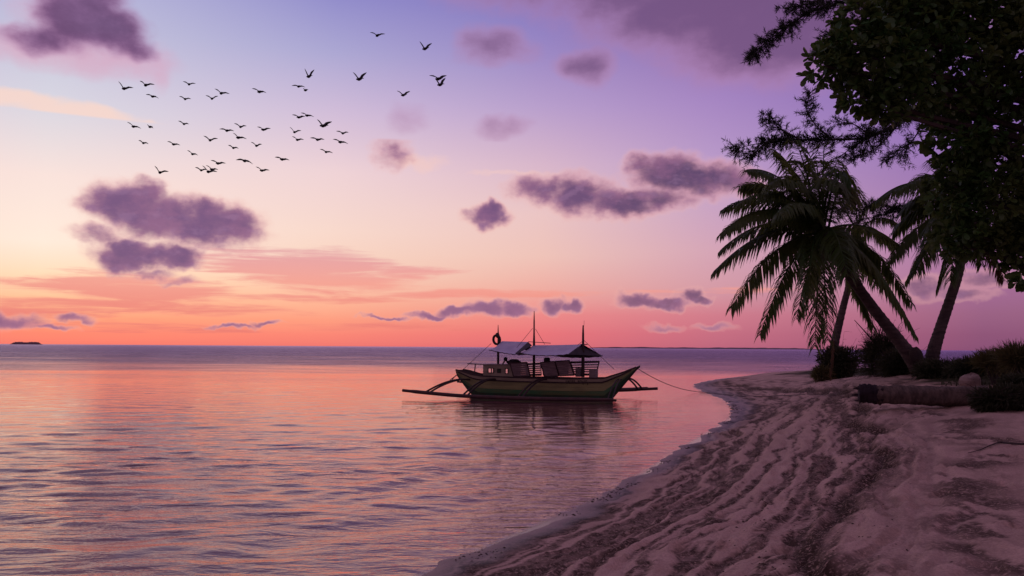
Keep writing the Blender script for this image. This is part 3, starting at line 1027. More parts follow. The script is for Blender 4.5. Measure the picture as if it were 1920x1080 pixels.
def awning(name, ridge, near, far, sagk, label=None):
    """ridge tent cloth: ridge, near eave and far eave as 2-point lines"""
    mb = MB(); nU, nV = 13, 15
    rows = []
    for i in range(nU):
        u = i / (nU - 1)
        r = Vector(ridge[0]).lerp(Vector(ridge[1]), u); a = Vector(near[0]).lerp(Vector(near[1]), u); b = Vector(far[0]).lerp(Vector(far[1]), u)
        s = sagk * 4 * u * (1 - u)
        a = a - Vector((0, 0, s)); b = b - Vector((0, 0, s)); r = r - Vector((0, 0, s * 0.15))
        row = []
        for j in range(nV):
            v = j / (nV - 1) * 2 - 1
            e = a if v < 0 else b
            p = r.lerp(e, abs(v)) - Vector((0, 0, 0.07 * 4 * abs(v) * (1 - abs(v))))
            row.append(p + Vector((0, 0, 0.012 * math.sin(u * 40) * abs(v))))
        rows.append(row)
    mb.grid(rows)
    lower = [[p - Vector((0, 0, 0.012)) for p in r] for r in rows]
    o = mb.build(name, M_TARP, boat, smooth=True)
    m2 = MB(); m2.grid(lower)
    m2.build("shade_underside", M_TARP_SHADE, o, smooth=True)  # dark sheet below the cloth, shade under the awning painted on
    for k in (0, -1):
        m3 = MB(); m3.tube([r[k] for r in rows], 0.018, 5)
        m3.build("eave_cord", M_DARKWOOD, o)
    return rows


W = 1.35
r1 = awning("awning", (bt(*Z(742, 294), 0), bt(*Z(925, 299), 0)), (bt(*Z(652, 355), -W), bt(*Z(838, 388), -W)), (bt(*Z(840, 350), W), bt(*Z(960, 352), W)), 0.02)
r2 = awning("awning", (bt(*Z(958, 322), 0), bt(*Z(1292, 316), 0)), (bt(*Z(858, 376), -W), bt(*Z(1196, 386), -W)), (bt(*Z(1075, 392), W), bt(*Z(1440, 397), W)), 0.09)


def flap(pts):
    m = MB(); p = [Vector(q) for q in pts]
    n = (p[1] - p[0]).cross(p[2] - p[0]).normalized() * 0.01
    f = [q + n for q in p] + [q - n for q in p]; k = len(p)
    b = len(m.v); m.v += [tuple(q) for q in f]
    m.f.append(tuple(range(k))); m.f.append(tuple(range(2 * k - 1, k - 1, -1)))
    for i in range(k): m.f.append((i, (i + 1) % k, k + (i + 1) % k, k + i))
    m.build("awning_flap", M_TARP_SHADE, boat)  # gable cloth in the same darkened, shade-painted tarpaulin colour


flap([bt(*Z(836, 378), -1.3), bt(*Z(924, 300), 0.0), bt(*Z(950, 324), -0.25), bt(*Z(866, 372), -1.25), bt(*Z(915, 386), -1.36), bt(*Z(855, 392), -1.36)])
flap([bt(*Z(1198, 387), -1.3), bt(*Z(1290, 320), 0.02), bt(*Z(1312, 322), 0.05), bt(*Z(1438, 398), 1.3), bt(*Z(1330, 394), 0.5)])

# outriggers
SN, SF = -3.0, 3.0


def flo(pts, r, name="outrigger_float"):
    m = MB(); pts = catmull(pts, 5)
    m.tube(pts, [r * (0.8 if i < 3 or i > len(pts) - 4 else 1) for i in range(len(pts))], 8)
    o = m.build(name, M_BAMBOO, boat)
    return o


near_float = [bt(755, 732.0, SN), bt(800, 736.5, SN), bt(868, 742.3, SN), bt(970, 746.5, SN), bt(1060, 748.8, SN), bt(1150, 749.5, SN)]
flo(near_float, 0.085)
flo([p + Vector((0.1, 0.13, -0.03)) for p in near_float], 0.06)
fr_ = bt(1233, 728.5, SF); fr2 = bt(1152, 732.0, SF)
far_float = [fr_, fr2, Vector((1.5, SF, fr2.z - .03)), Vector((-2, SF, fr2.z - .03)), Vector((-5.2, SF, fr_.z + .1))]
flo(far_float, 0.085)
flo([p + Vector((-0.5, 0.13, 0.02)) for p in far_float], 0.06)


def boom(p, q, rise, r=0.042, twin=0.22):
    p, q = Vector(p), Vector(q)
    for k in (0, twin):
        off = Vector((k, 0, 0))
        m = MB()
        mid = p.lerp(q, 0.45); mid.z = p.z + rise
        pts = bez(p + off * 0.6, mid + off * .8, q + off, 14)
        m.tube(pts, [r] * 14, 7)
        m.build("outrigger_boom", M_DARKWOOD, boat)


boom(bt(880, 712, -0.35), bt(795, 737, SN), 0.16)
boom(bt(925, 711, -0.60), bt(866, 743, SN), 0.10)
boom(bt(1020, 711, -0.66), bt(969, 747, SN), 0.08)
boom(bt(1160, 711, -0.25), bt(1139, 750, SN), 0.0, 0.03, 0.2)
boom(bt(1163, 712, 0.2), bt(1196, 730, SF), 0.22)
for t in (1.2, -1.0, -3.6):
    boom((t, 0.62, 0.86), (t + .1, SF, 0.18), 0.1)
rope("lashing", bt(*Z(440, 522), -.35), bt(*Z(385, 562), -1.2), 0.02)
rope("lashing", bt(*Z(425, 530), -.35), bt(*Z(400, 558), -1.0), 0.02)

# gear in the boat
root = empty("car_tyre"); root.matrix_world = Matrix.Translation(BO_C) @ Matrix.Rotation(BO_YAW, 4, 'Z')


def torus(mb, c, ax, up, R, r, n=26, k=10):
    c = Vector(c); ax = Vector(ax).normalized(); u = Vector(up) - ax * ax.dot(Vector(up)); u.normalize(); v = ax.cross(u)
    rows = []
    for i in range(n):
        a = 2 * math.pi * i / n; dr = u * math.cos(a) + v * math.sin(a)
        rows.append([c + dr * (R + r * math.cos(2 * math.pi * j / k)) + ax * (r * 1.25 * math.sin(2 * math.pi * j / k)) for j in range(k)])
    rows.append(rows[0]); mb.grid(rows, closed=True)


m = MB(); torus(m, bt(*Z(706, 284), -0.13), (0.42, 1, 0.1), (0.3, 0, 1), 0.21, 0.055)
m.build("tyre_casing", M_RUBBER, root, smooth=True)
m = MB(); m.tube([bt(*Z(700, 262), -.1), bt(*Z(706, 243), -.12), bt(*Z(716, 240), 0), bt(*Z(722, 258), .06), bt(*Z(708, 266), -.1)], 0.05, 7)
m.build("hanging_strap", M_RUBBER, root, smooth=True)
tag(root, "black car tyre hung as a fender on the stern mast of the boat", "tyre")

root = empty("gear_bundle"); root.matrix_world = Matrix.Translation(BO_C) @ Matrix.Rotation(BO_YAW, 4, 'Z')


def lump(name, px0, py0, px1, py1, s, seed, parent, mat, ds=0.22):
    a = bt(*Z(px0, py0), s); b = bt(*Z(px1, py1), s)
    c = (a + b) / 2; rx = abs(a.x - b.x) / 2; rz = abs(a.z - b.z) / 2
    rng = random.Random(seed); ph = [rng.random() * 6 for _ in range(4)]
    rows = []
    for i in range(9):
        th = math.pi * i / 8
        row = []
        for j in range(14):
            f = 2 * math.pi * j / 14
            k = 1 + 0.13 * math.sin(3 * f + ph[0]) * math.sin(2 * th + ph[1]) + .06 * math.sin(5 * f + ph[2]) * math.sin(th)
            row.append(c + Vector((rx * math.sin(th) * math.cos(f), ds * math.sin(th) * math.sin(f), rz * math.cos(th))) * k)
        rows.append(row)
    m = MB(); m.grid(rows, closed=True)
    return m.build(name, mat, parent, smooth=True)


lump("sack", 786, 418, 872, 462, -0.1, 3, root, M_BUNDLE)
lump("sack", 812, 428, 880, 470, 0.15, 5, root, M_BUNDLE)
tag(root, "dark lumpy sacks piled on the cabin roof behind the slatted seats", "bundle")
root = empty("engine_pipe"); root.matrix_world = Matrix.Translation(BO_C) @ Matrix.Rotation(BO_YAW, 4, 'Z')
m = MB(); m.tube([bt(*Z(742, 462), -.2), bt(*Z(758, 436), -.2), bt(*Z(768, 420), -.2)], [.03, .035, .04], 7); m.build("lever_arm", M_DARKWOOD, root)
m = MB(); m.tube([bt(*Z(768, 418), -.2), bt(*Z(780, 438), -.2), bt(*Z(800, 458), -.2)], [.04, .05, .06], 7); m.build("exhaust_elbow", M_DARKWOOD, root)
lump("knob", 754, 404, 780, 432, -.2, 8, root, M_RUBBER, 0.09)
tag(root, "dark bent lever with round knob standing on the boat's cabin roof", "lever")
root = empty("storage_drum"); root.matrix_world = Matrix.Translation(BO_C) @ Matrix.Rotation(BO_YAW, 4, 'Z')
a = bt(*Z(1054, 410), 0.1); b = bt(*Z(1054, 540), 0.1)
m = MB(); m.tube([b, b.lerp(a, .3), b.lerp(a, .33), b.lerp(a, .66), b.lerp(a, .7), b.lerp(a, .97), a], [.15, .15, .165, .165, .15, .15, .13], 14); m.build("drum_body", M_BUNDLE, root)
m = MB(); m.tube([a, a + Vector((0, 0, .02))], [.10, .09], 12); m.build("drum_lid", M_RUBBER, root)
tag(root, "upright dark drum under the middle of the boat's larger awning", "drum")

# mooring line from the bow to the sand
bow = Matrix.Translation(BO_C) @ Matrix.Rotation(BO_YAW, 4, 'Z') @ Vector((4.36, 0, 1.40))
p1 = on_z(1312, 734.5, 0.02); ptsr = []
for i in range(16):
    k = i / 15; q = bow.lerp(p1, k); q.z -= 0.22 * 4 * k * (1 - k); ptsr.append(q)
for px, py in ((1345, 739), (1385, 743), (1430, 744), (1470, 742.5), (1510, 741)):
    q = on_ground(px, py); q.z += 0.02; ptsr.append(q)
m = MB(); m.tube(ptsr, 0.016, 5)
tag(m.build("mooring_rope", M_ROPE), "thin mooring rope running from the boat's bow onto the sand", "rope")

# ================================================================ palms, trees and shrubs
M_FROND = material("palm leaflets", (0.032, 0.080, 0.016), 0.5, (0.055, 0.080, 0.018), 0.8, spec=0.3, trans=(0.38, (0.20, 0.24, 0.06)))
M_FROND_DRY = material("dry brown palm leaflets", (0.13, 0.075, 0.04), 0.8, (0.08, 0.05, 0.03), 1.5, trans=(0.3, (0.16, 0.09, 0.04)))
M_TRUNK = material("grey palm trunk", (0.115, 0.085, 0.075), 0.9, (0.06, 0.045, 0.042), 2.5, 0.03, 5, stretch=(1, 1, 4))
M_BARK = material("dark bark", (0.06, 0.045, 0.038), 0.9, (0.035, 0.028, 0.026), 4, 0.02, 12)
M_NEEDLE = material("grey green needles", (0.028, 0.038, 0.026), 0.7, (0.038, 0.042, 0.032), 2, trans=(0.2, (0.05, 0.06, 0.03)))
M_LEAF = material("glossy broad leaf", (0.030, 0.105, 0.020), 0.45, (0.055, 0.090, 0.020), 0.9, spec=0.35, trans=(0.24, (0.16, 0.20, 0.05)))
M_SHRUB = material("dark shrub leaf", (0.034, 0.046, 0.020), 0.7, (0.055, 0.055, 0.026), 1.5, trans=(0.2, (0.06, 0.06, 0.03)))
M_GRASS = material("dune grass", (0.09, 0.095, 0.03), 0.7, (0.14, 0.11, 0.045), 0.5, trans=(0.25, (0.09, 0.09, 0.03)))
M_LOG = material("weathered log", (0.15, 0.115, 0.092), 0.9, (0.075, 0.058, 0.048), 5, 0.05, 9, stretch=(2.5, 1, 1))
M_LOG_END = material("dark log end", (0.035, 0.026, 0.030), 0.95, (0.02, 0.016, 0.02), 4, 0.03, 8)  # darker colour than the log body
M_STONE = material("pale beach stone", (0.34, 0.27, 0.23), 0.9, (0.22, 0.17, 0.15), 4, 0.02, 10)
M_TWIG = material("dark driftwood twig", (0.05, 0.036, 0.034), 0.9)
M_WEED = material("dark dried seaweed", (0.055, 0.038, 0.022), 0.9, (0.03, 0.022, 0.016), 6)


def depth_frond(c, tip, seed, length=4.0):
    rng = random.Random(seed)
    c = Vector(c)
    return c


def frond(parent, c, tip, bulge, seed, leaf=0.85, mat=None, n=58, gap=1.0, droop=1.0, name="frond"):
    """one palm leaf: arching midrib with two rows of leaflets"""
    rng = random.Random(seed)
    c, tip = Vector(c), Vector(tip)
    mid = c.lerp(tip, 0.5) + Vector((0, 0, bulge))
    P = bez(c, mid, tip, 22)
    mb = MB()
    L = (tip - c).length
    mb.tube(P, [0.045 * (1 - 0.85 * i / 21) for i in range(22)], 5)
    V, Fc = mb.v, mb.f

    def point(t):
        x = t * 21; i = min(int(x), 20); return P[i].lerp(P[i + 1], x - i), (P[i + 1] - P[i]).normalized()
    roll = rng.uniform(-0.5, 0.5)
    for k in range(n):
        t = 0.13 + 0.86 * (k + rng.random() * 0.6) / n
        p, T = point(min(t, 0.998))
        S = T.cross(Vector((0, 0, 1)))
        if S.length < 0.15: S = Vector((math.cos(seed), math.sin(seed), 0))
        S.normalize()
        S = Quaternion(T, roll) @ S
        U = S.cross(T)
        prof = (math.sin(math.pi * min(1, 0.13 + 0.80 * t)) ** 0.65)
        for sd in (-1, 1):
            if rng.random() < 0.07: continue
            ll = leaf * prof * rng.uniform(0.62, 1.15)
            d1 = (S * sd * 0.80 + T * (0.40 + 0.45 * t) + U * 0.10 + Vector((0, 0, -0.35 - rng.random() * 0.35)) * droop).normalized()
            d2 = (d1 + Vector((rng.uniform(-.1, .1), rng.uniform(-.1, .1), -droop * rng.uniform(0.8, 1.7)))).normalized()
            w = (d1.cross(Vector((rng.uniform(-.3, .3), rng.uniform(-.3, .3), 1)))); w.normalize(); w *= 0.030 * gap
            m = p + d1 * ll * 0.5; e = m + d2 * ll * 0.5
            b = len(V)
            d1 = d1; V.extend([tuple(p - w * .6), tuple(p + w * .6), tuple(m + w), tuple(m - w), tuple(e)])
            Fc.append((b, b + 1, b + 2, b + 3)); Fc.append((b + 3, b + 2, b + 4))
    return mb.build(name, mat or M_FROND, parent)


def trunk(parent, pts, radii, name="trunk", rings=True, mat=None):
    P = catmull(pts, 22 if rings else 9); n = len(P); mb = MB()
    R = []
    for i in range(n):
        x = i / (n - 1) * (len(radii) - 1); j = min(int(x), len(radii) - 2)
        r = radii[j] * (1 - (x - j)) + radii[j + 1] * (x - j)
        R.append(r * (1 + ((0.045 if i % 4 == 0 else -0.012) + 0.02 * math.sin(i * 1.9) if rings else 0)))
    mb.tube(P, R, 14)
    return mb.build(name, mat or M_TRUNK, parent, smooth=True)


def palm(name, label, base, cpx, cpy, cY, trunk_px, radii, tips, leaf, seed, nleaf=58):
    """tips: (px, py, depth offset, bulge) of each frond tip as seen in the photograph"""
    root = empty(name, base); inv = Vector(base)
    tag(root, label, "palm tree")
    pts = [Vector(base) - Vector((0, 0, 0.25))] + [at(x, y, Y) for x, y, Y in trunk_px]
    trunk(root, [p - inv for p in pts], radii)
    crown = at(cpx, cpy, cY)
    for i, tp in enumerate(tips):
        px, py, dy, bul = tp[:4]
        rng = random.Random(seed + i)
        start = crown + Vector((rng.uniform(-.12, .12), rng.uniform(-.12, .12), rng.uniform(-0.1, 0.25)))
        dead = len(tp) > 4
        frond(root, start - inv, at(px, py, cY + dy) - inv, bul, seed * 31 + i, leaf * random.Random(i).uniform(.9, 1.08), M_FROND_DRY if dead else None, nleaf, 1.0, name="dry_frond" if dead else "frond")
    # crown shaft: fibrous boots and young nuts
    mb = MB()
    mb.tube([pts[-1] - inv - Vector((0, 0, 0.5)), crown - inv, crown - inv + Vector((-.05, 0, .55))], [radii[-1] * 1.1, radii[-1] * 1.75, .08], 10)
    mb.build("crown_shaft", M_BARK, root, smooth=True)
    for k in range(6):
        a = k * 1.05; mb = MB(); c = crown - inv + Vector((0.26 * math.cos(a), 0.26 * math.sin(a), -0.22 - .05 * (k % 2)))
        mb.grid([[c + Vector((0.11 * math.sin(th) * math.cos(f), 0.11 * math.sin(th) * math.sin(f), 0.14 * math.cos(th))) for f in [j * math.pi / 4 for j in range(8)]] for th in [i * math.pi / 6 for i in range(7)]], closed=True)
        mb.build("coconut", M_BARK, root, smooth=True)
    return root


PD = 27.0
b1 = on_ground(1722, 702)
if b1.y > 40 or b1.y < 18: b1 = at(1722, 700, PD)
b1 = Vector((at(1728, 700, PD).x, PD, 0)); b1.z = ground(b1.x, b1.y)
palm("coconut_palm", "coconut palm leaning left over the beach with full drooping crown", b1, 1541, 446, PD - 0.3,
     [(1722, 690, PD), (1690, 645, PD), (1645, 588, PD + .05), (1595, 520, PD), (1547, 458, PD - .2)], [.33, .27, .19, .165, .145, .13],
     [(1336, 512, 0.8, 1.15), (1350, 470, 1.6, 1.2), (1367, 584, -0.8, 1.15), (1424, 630, -1.2, 1.0), (1493, 600, 1.5, 0.9), (1528, 652, -1.6, 0.75), (1552, 640, 0.8, 0.7),
      (1718, 632, -0.6, 1.5), (1712, 575, 0.9, 1.5), (1637, 616, 1.6, 1.1), (1697, 470, 1.8, 1.05), (1606, 385, 1.2, 2.2), (1597, 345, -1.4, 1.9),
      (1545, 268, 0.6, 0.5), (1490, 262, -0.8, 0.7), (1450, 280, 1.2, 0.9), (1400, 318, -1.0, 1.1), (1356, 392, 0.6, 1.3), (1362, 428, -1.6, 1.2), (1385, 350, 2.0, 1.3),
      (1570, 300, 1.6, 0.5), (1460, 400, -3.3, 1.2), (1590, 520, -3.2, 1.2), (1500, 480, 3.3, 1.2), (1470, 330, 2.6, .9), (1660, 540, 2.4, 1.2), (1420, 440, 2.8, 1.3),
      (1380, 385, -1.2, 1.45), (1440, 345, -1.8, 1.4), (1575, 350, -2.2, 1.7), (1530, 300, 1.8, 1.0), (1480, 300, 1.6, 1.1), (1515, 560, -2.8, 1.2), (1350, 440, -.4, 1.4), (1700, 600, -1.4, 1.6)],
     0.98, 11, 84)
P2 = 28.0
b2 = Vector((at(1752, 690, P2).x, P2, 0)); b2.z = ground(b2.x, b2.y)
palm("coconut_palm", "coconut palm leaning right with its crown lost in the dark broadleaf tree", b2, 1812, 405, P2 + .3,
     [(1748, 672, P2), (1762, 620, P2), (1782, 560, P2 + .1), (1800, 500, P2 + .2), (1811, 415, P2 + .3)], [.26, .215, .175, .155, .14, .13],
     [(1641, 378, 0.5, 1.5), (1680, 360, -1.2, 1.5), (1690, 400, 1.6, 1.3), (1662, 495, -.5, 1.2), (1700, 528, 0.8, 1.0), (1716, 512, -1.6, 1.0), (1758, 540, 0.6, .8), (1780, 528, -1.6, .7),
      (1735, 470, -2.6, 1.0), (1750, 300, 1.0, .8), (1830, 280, -.5, .6), (1900, 330, 1.0, 1.0), (1940, 420, -.6, 1.1), (1884, 528, 1.0, 1.0, 1), (1840, 500, 2.0, .8), (1720, 340, 2.2, 1.2), (1672, 440, 1.8, 1.3)],
     1.0, 23, 78)
P3 = 39.0
b3 = Vector((at(1561, 700, P3).x, P3, 0)); b3.z = ground(b3.x, b3.y)
palm("coconut_palm", "slim coconut palm standing behind the left bush, trunk bare below the big crown", b3, 1606, 440, P3,
     [(1562, 680, P3), (1566, 640, P3), (1580, 580, P3), (1592, 530, P3), (1604, 450, P3)], [.26, .22, .18, .15, .13, .12],
     [(1690, 425, .6, 1.0), (1680, 480, -.8, 1.2), (1640, 540, .8, .9), (1560, 540, -.9, 1.0), (1530, 470, 1.0, 1.3), (1600, 350, .5, .4), (1650, 380, 1.6, 1.0), (1550, 380, -1.2, .9), (1600, 560, 2.0, .9), (1612, 530, -2.0, .8)],
     0.9, 37, 56)


# ---------------------------------------------------------------- she-oak with feathery branches
def sheoak():
    Y0 = 31.0
    base = Vector((at(1995, 690, Y0).x, Y0, 0)); base.z = ground(base.x, base.y)
    root = empty("sheoak_tree", base); inv = base
    tag(root, "feathery sheoak whose long needle branches reach left above the palm crowns", "tree")
    top = [base - Vector((0, 0, .3)), at(1992, 600, Y0), at(1975, 350, Y0), at(1958, 120, Y0), at(1940, -120, Y0), at(1925, -330, Y0)]
    trunk(root, [p - inv for p in top], [.36, .3, .26, .2, .15, .06], rings=False, mat=M_BARK)
    B = [
        ([(1955, 60), (1850, -20), (1740, -22), (1640, -4), (1577, 6), (1515, 25), (1473, 53), (1436, 79), (1402, 112)], 30.0, 1.0),
        ([(1640, -4), (1560, -4), (1505, 10), (1462, 16)], 29.8, 0.9),
        ([(1640, -4), (1620, 25), (1570, 55), (1540, 75)], 29.6, 0.45),
        ([(1968, 250), (1840, 190), (1740, 200), (1689, 225), (1633, 256), (1560, 262), (1501, 262), (1440, 266), (1376, 279)], 29.6, 1.15),
        ([(1560, 262), (1530, 235), (1512, 205), (1520, 172)], 29.5, 0.8),
        ([(1501, 262), (1470, 245), (1445, 228), (1428, 214)], 29.5, 0.75),
        ([(1440, 266), (1420, 282), (1405, 296)], 29.4, 0.9),
        ([(1633, 256), (1600, 275), (1566, 300)], 29.3, 0.7),
        ([(1689, 225), (1660, 262), (1630, 285), (1600, 292)], 29.2, 0.8),
        ([(1740, 200), (1720, 250), (1690, 285), (1655, 300)], 29.0, 0.8),
        ([(1633, 256), (1605, 235), (1575, 228)], 29.4, 0.8),
        ([(1972, 420), (1850, 380), (1740, 390), (1690, 392), (1640, 385), (1575, 398)], 33.0, 0.8),
        ([(1690, 392), (1660, 402), (1610, 412)], 33.0, 0.8),
    ]
    rng = random.Random(5)
    for bi, (pp, Y, dens) in enumerate(B):
        P = catmull([at(x, y, Y + 0.25 * math.sin(i * 1.7 + bi)) - inv for i, (x, y) in enumerate(pp)], 8)
        n = len(P); mb = MB()
        r0 = 0.07 if len(pp) > 6 else 0.03
        mb.tube(P, [r0 * (1 - 0.85 * i / (n - 1)) for i in range(n)], 6)
        br = mb.build("branch", M_BARK, root)
        V = []; Fc = []

        def needle(p, d, L, w=0.007):
            s = d.cross(Vector((rng.uniform(-1, 1), rng.uniform(-1, 1), rng.uniform(-1, 1)))); s.normalize(); s *= w
            b = len(V); V.extend([p - s, p + s, p + d * L * .6 + s * .9 , p + d * L, p + d * L * .6 - s * .9])
            Fc.append((b, b + 1, b + 2, b + 3, b + 4))
        length = sum((P[i + 1] - P[i]).length for i in range(n - 1))
        count = int(length * 44 * dens)
        for k in range(count):
            t = (k + rng.random()) / count
            if len(pp) > 6 and t < 0.15: continue
            x = t * (n - 1); i = min(int(x), n - 2)
            p = P[i].lerp(P[i + 1], x - i); T = (P[i + 1] - P[i]).normalized()
            d = Vector((rng.gauss(0, 1), rng.gauss(0, 1), rng.gauss(0, 1) + 0.1)).normalized()
            d = (d + T * 0.55).normalized()
            cl = 0.5 + 0.5 * math.sin(t * length * 3.1 + bi)          # clumped, with gaps
            if rng.random() > 0.3 + 0.75 * cl: continue
            tl = rng.uniform(0.16, 0.50) * (0.55 + 0.65 * cl)
            q = p
            for sgm in range(5):
                q2 = q + d * tl / 5 + Vector((0, 0, -0.006 * sgm))
                for _ in range(7):
                    nd = (d * 0.8 + Vector((rng.gauss(0, .6), rng.gauss(0, .6), rng.gauss(0, .6)))).normalized()
                    needle(q2, nd, rng.uniform(.10, .20))
                q = q2
            needle(p, d, tl, 0.010)
        o = mesh_obj("needles", V, Fc, M_NEEDLE, br)
        o["kind"] = "stuff"


sheoak()


# ---------------------------------------------------------------- big broadleaf tree
LEAF_V = np.array([(0, 0, 0), (.30, .13, .02), (.30, -.13, .02), (.62, .24, .035), (.62, -.24, .035), (.88, .19, .0), (.88, -.19, .0), (1.0, 0, -.06), (.30, 0, -.01), (.62, 0, -.01), (.88, 0, -.03)])
LEAF_F = [(0, 8, 1), (0, 2, 8), (8, 9, 3, 1), (8, 2, 4, 9), (9, 10, 5, 3), (9, 4, 6, 10), (10, 7, 5), (10, 6, 7)]
LEAF_T = []
for f in LEAF_F:
    LEAF_T += [(f[0], f[1], f[2])] + ([(f[0], f[2], f[3])] if len(f) == 4 else [])
LEAF_T = np.array(LEAF_T)


def frames(dirs, rng, tilt=0.6):
    d = dirs / np.linalg.norm(dirs, axis=1, keepdims=True)
    up = np.tile([0, 0, 1.0], (len(d), 1)) + rng.normal(0, tilt, d.shape)
    w = np.cross(up, d); w /= np.linalg.norm(w, axis=1, keepdims=True) + 1e-9
    n = np.cross(d, w)
    return d, w, n


def leaf_cloud(pos, dirs, size, rng):
    d, w, n = frames(dirs, rng)
    L = LEAF_V
    V = pos[:, None, :] + size[:, None, None] * (L[None, :, 0:1] * d[:, None, :] + L[None, :, 1:2] * w[:, None, :] + L[None, :, 2:3] * n[:, None, :])
    k = len(pos)
    Fc = (LEAF_T[None] + (np.arange(k) * len(L))[:, None, None]).reshape(-1, 3)
    return V.reshape(-1, 3), Fc, (d, w, n)


def broadleaf():
    rng = np.random.RandomState(8)
    Yc = 15.0
    base = Vector((at(2120, 690, Yc).x, Yc, 0)); base.z = ground(base.x, base.y)
    root = empty("broadleaf_tree", base); inv = np.array(base)
    tag(root, "huge dark broadleaf tree with rosettes of glossy leaves filling the upper right", "tree")
    blobs = [(1640, 112, 88, 88, 14.4), (1548, 124, 44, 34, 14.2), (1606, 44, 44, 40, 14.4), (1720, 60, 100, 100, 14.8), (1820, 110, 120, 150, 15), (1616, 182, 42, 32, 14.2), (1700, 172, 72, 46, 14.4),
             (1905, 200, 110, 200, 15.2), (1800, 250, 70, 80, 14.8), (1860, 370, 90, 105, 15), (1790, 350, 52, 70, 14.9), (1835, 440, 55, 46, 14.8), (1915, 500, 26, 44, 14.9), (1860, 10, 130, 90, 15), (1760, -20, 90, 70, 14.8),
             (1690, 12, 50, 40, 14.6), (1960, 420, 80, 120, 15.2), (1585, 96, 40, 40, 14.3), (1660, 205, 40, 22, 14.2), (1905, 455, 40, 40, 14.9), (1775, 450, 30, 30, 15.0)]
    pos = []; dirs = []; size = []; score = []
    for bi, (cx, cy, rx, ry, Y) in enumerate(blobs):
        c = np.array(at(cx, cy, Y)); sc = Y / F
        n = int(rx * ry * math.pi / 165 * 1.55)
        u = rng.normal(size=(n, 3)); u /= np.linalg.norm(u, axis=1, keepdims=True)
        r = (0.35 + 0.65 * rng.rand(n) ** 0.5) * (0.82 + 0.3 * vnoise(u[:, 0] * 3 + bi * 5, u[:, 2] * 3 + u[:, 1], 3))
        p = c + u * r[:, None] * np.array([rx * sc, (rx + ry) * 0.5 * sc, ry * sc])
        for k in range(n):
            m = rng.randint(6, 10)
            ax = u[k] * 0.9 + np.array([0, 0, 0.25]) + rng.normal(0, .3, 3); ax /= np.linalg.norm(ax)
            s1 = np.cross(ax, [0.3, 0.2, 1.0]); s1 /= np.linalg.norm(s1); s2 = np.cross(ax, s1)
            for j in range(m):
                a = j * 2.4 + rng.rand(); op = 0.35 + 0.9 * rng.rand()
                dv = ax * (1.05 - op * .75) + (s1 * math.cos(a) + s2 * math.sin(a)) * op + np.array([0, 0, -0.12])
                pos.append(p[k] + ax * 0.02); dirs.append(dv); size.append(rng.uniform(.09, .21) * (1.0 if bi in (0, 1, 2, 5, 6, 17, 18) else 0.95))
                sx = c[0] - (p[k][0]) + (Y - p[k][1]) * 0.7
                score.append(sx + (1.2 if bi in (1, 5, 17, 18, 2) else (0.6 if bi in (0, 6) else 0)) + r[k] * .4)
    pos = np.array(pos); dirs = np.array(dirs); size = np.array(size); score = np.array(score)
    order = np.argsort(-score); single = order[:300]; rest = order[300:]
    V, Fc, _ = leaf_cloud(pos[rest] - inv, dirs[rest], size[rest], rng)
    o = np_mesh("crown_foliage", V, Fc, M_LEAF, root, smooth=False)
    o["kind"] = "stuff"
    # the 300 nearest leaves one can pick out, each its own piece
    me = bpy.data.meshes.new("leaf"); me.from_pydata([tuple(v) for v in LEAF_V], [], LEAF_F); me.materials.append(M_LEAF); me.update()
    d, w, n = frames(dirs[single], rng)
    for k, i in enumerate(single):
        lf = bpy.data.objects.new("leaf", me)
        s = float(size[i])
        lf.matrix_local = Matrix(((d[k][0] * s, w[k][0] * s, n[k][0] * s, pos[i][0] - inv[0]), (d[k][1] * s, w[k][1] * s, n[k][1] * s, pos[i][1] - inv[1]), (d[k][2] * s, w[k][2] * s, n[k][2] * s, pos[i][2] - inv[2]), (0, 0, 0, 1)))
        COL.objects.link(lf); lf.parent = root
    top = at(2080, 120, Yc)
    trunk(root, [Vector((0, 0, -.3)), at(2105, 520, Yc) - base, at(2090, 330, Yc) - base, top - base, at(2060, -200, Yc) - base], [.45, .34, .30, .24, .12], rings=False, mat=M_BARK)
    for (cx, cy, rx, ry, Y) in blobs:
        mb = MB(); e = at(cx, cy, Y) - base; s = at(2085, min(cy + 110, 520), Yc) - base
        mid = s.lerp(e, 0.5) + Vector((0, 0, -0.15))
        mb.tube(bez(s, mid, e, 10), [.10 * (1 - .8 * i / 9) for i in range(10)], 6)
        mb.build("limb", M_BARK, root)


broadleaf()


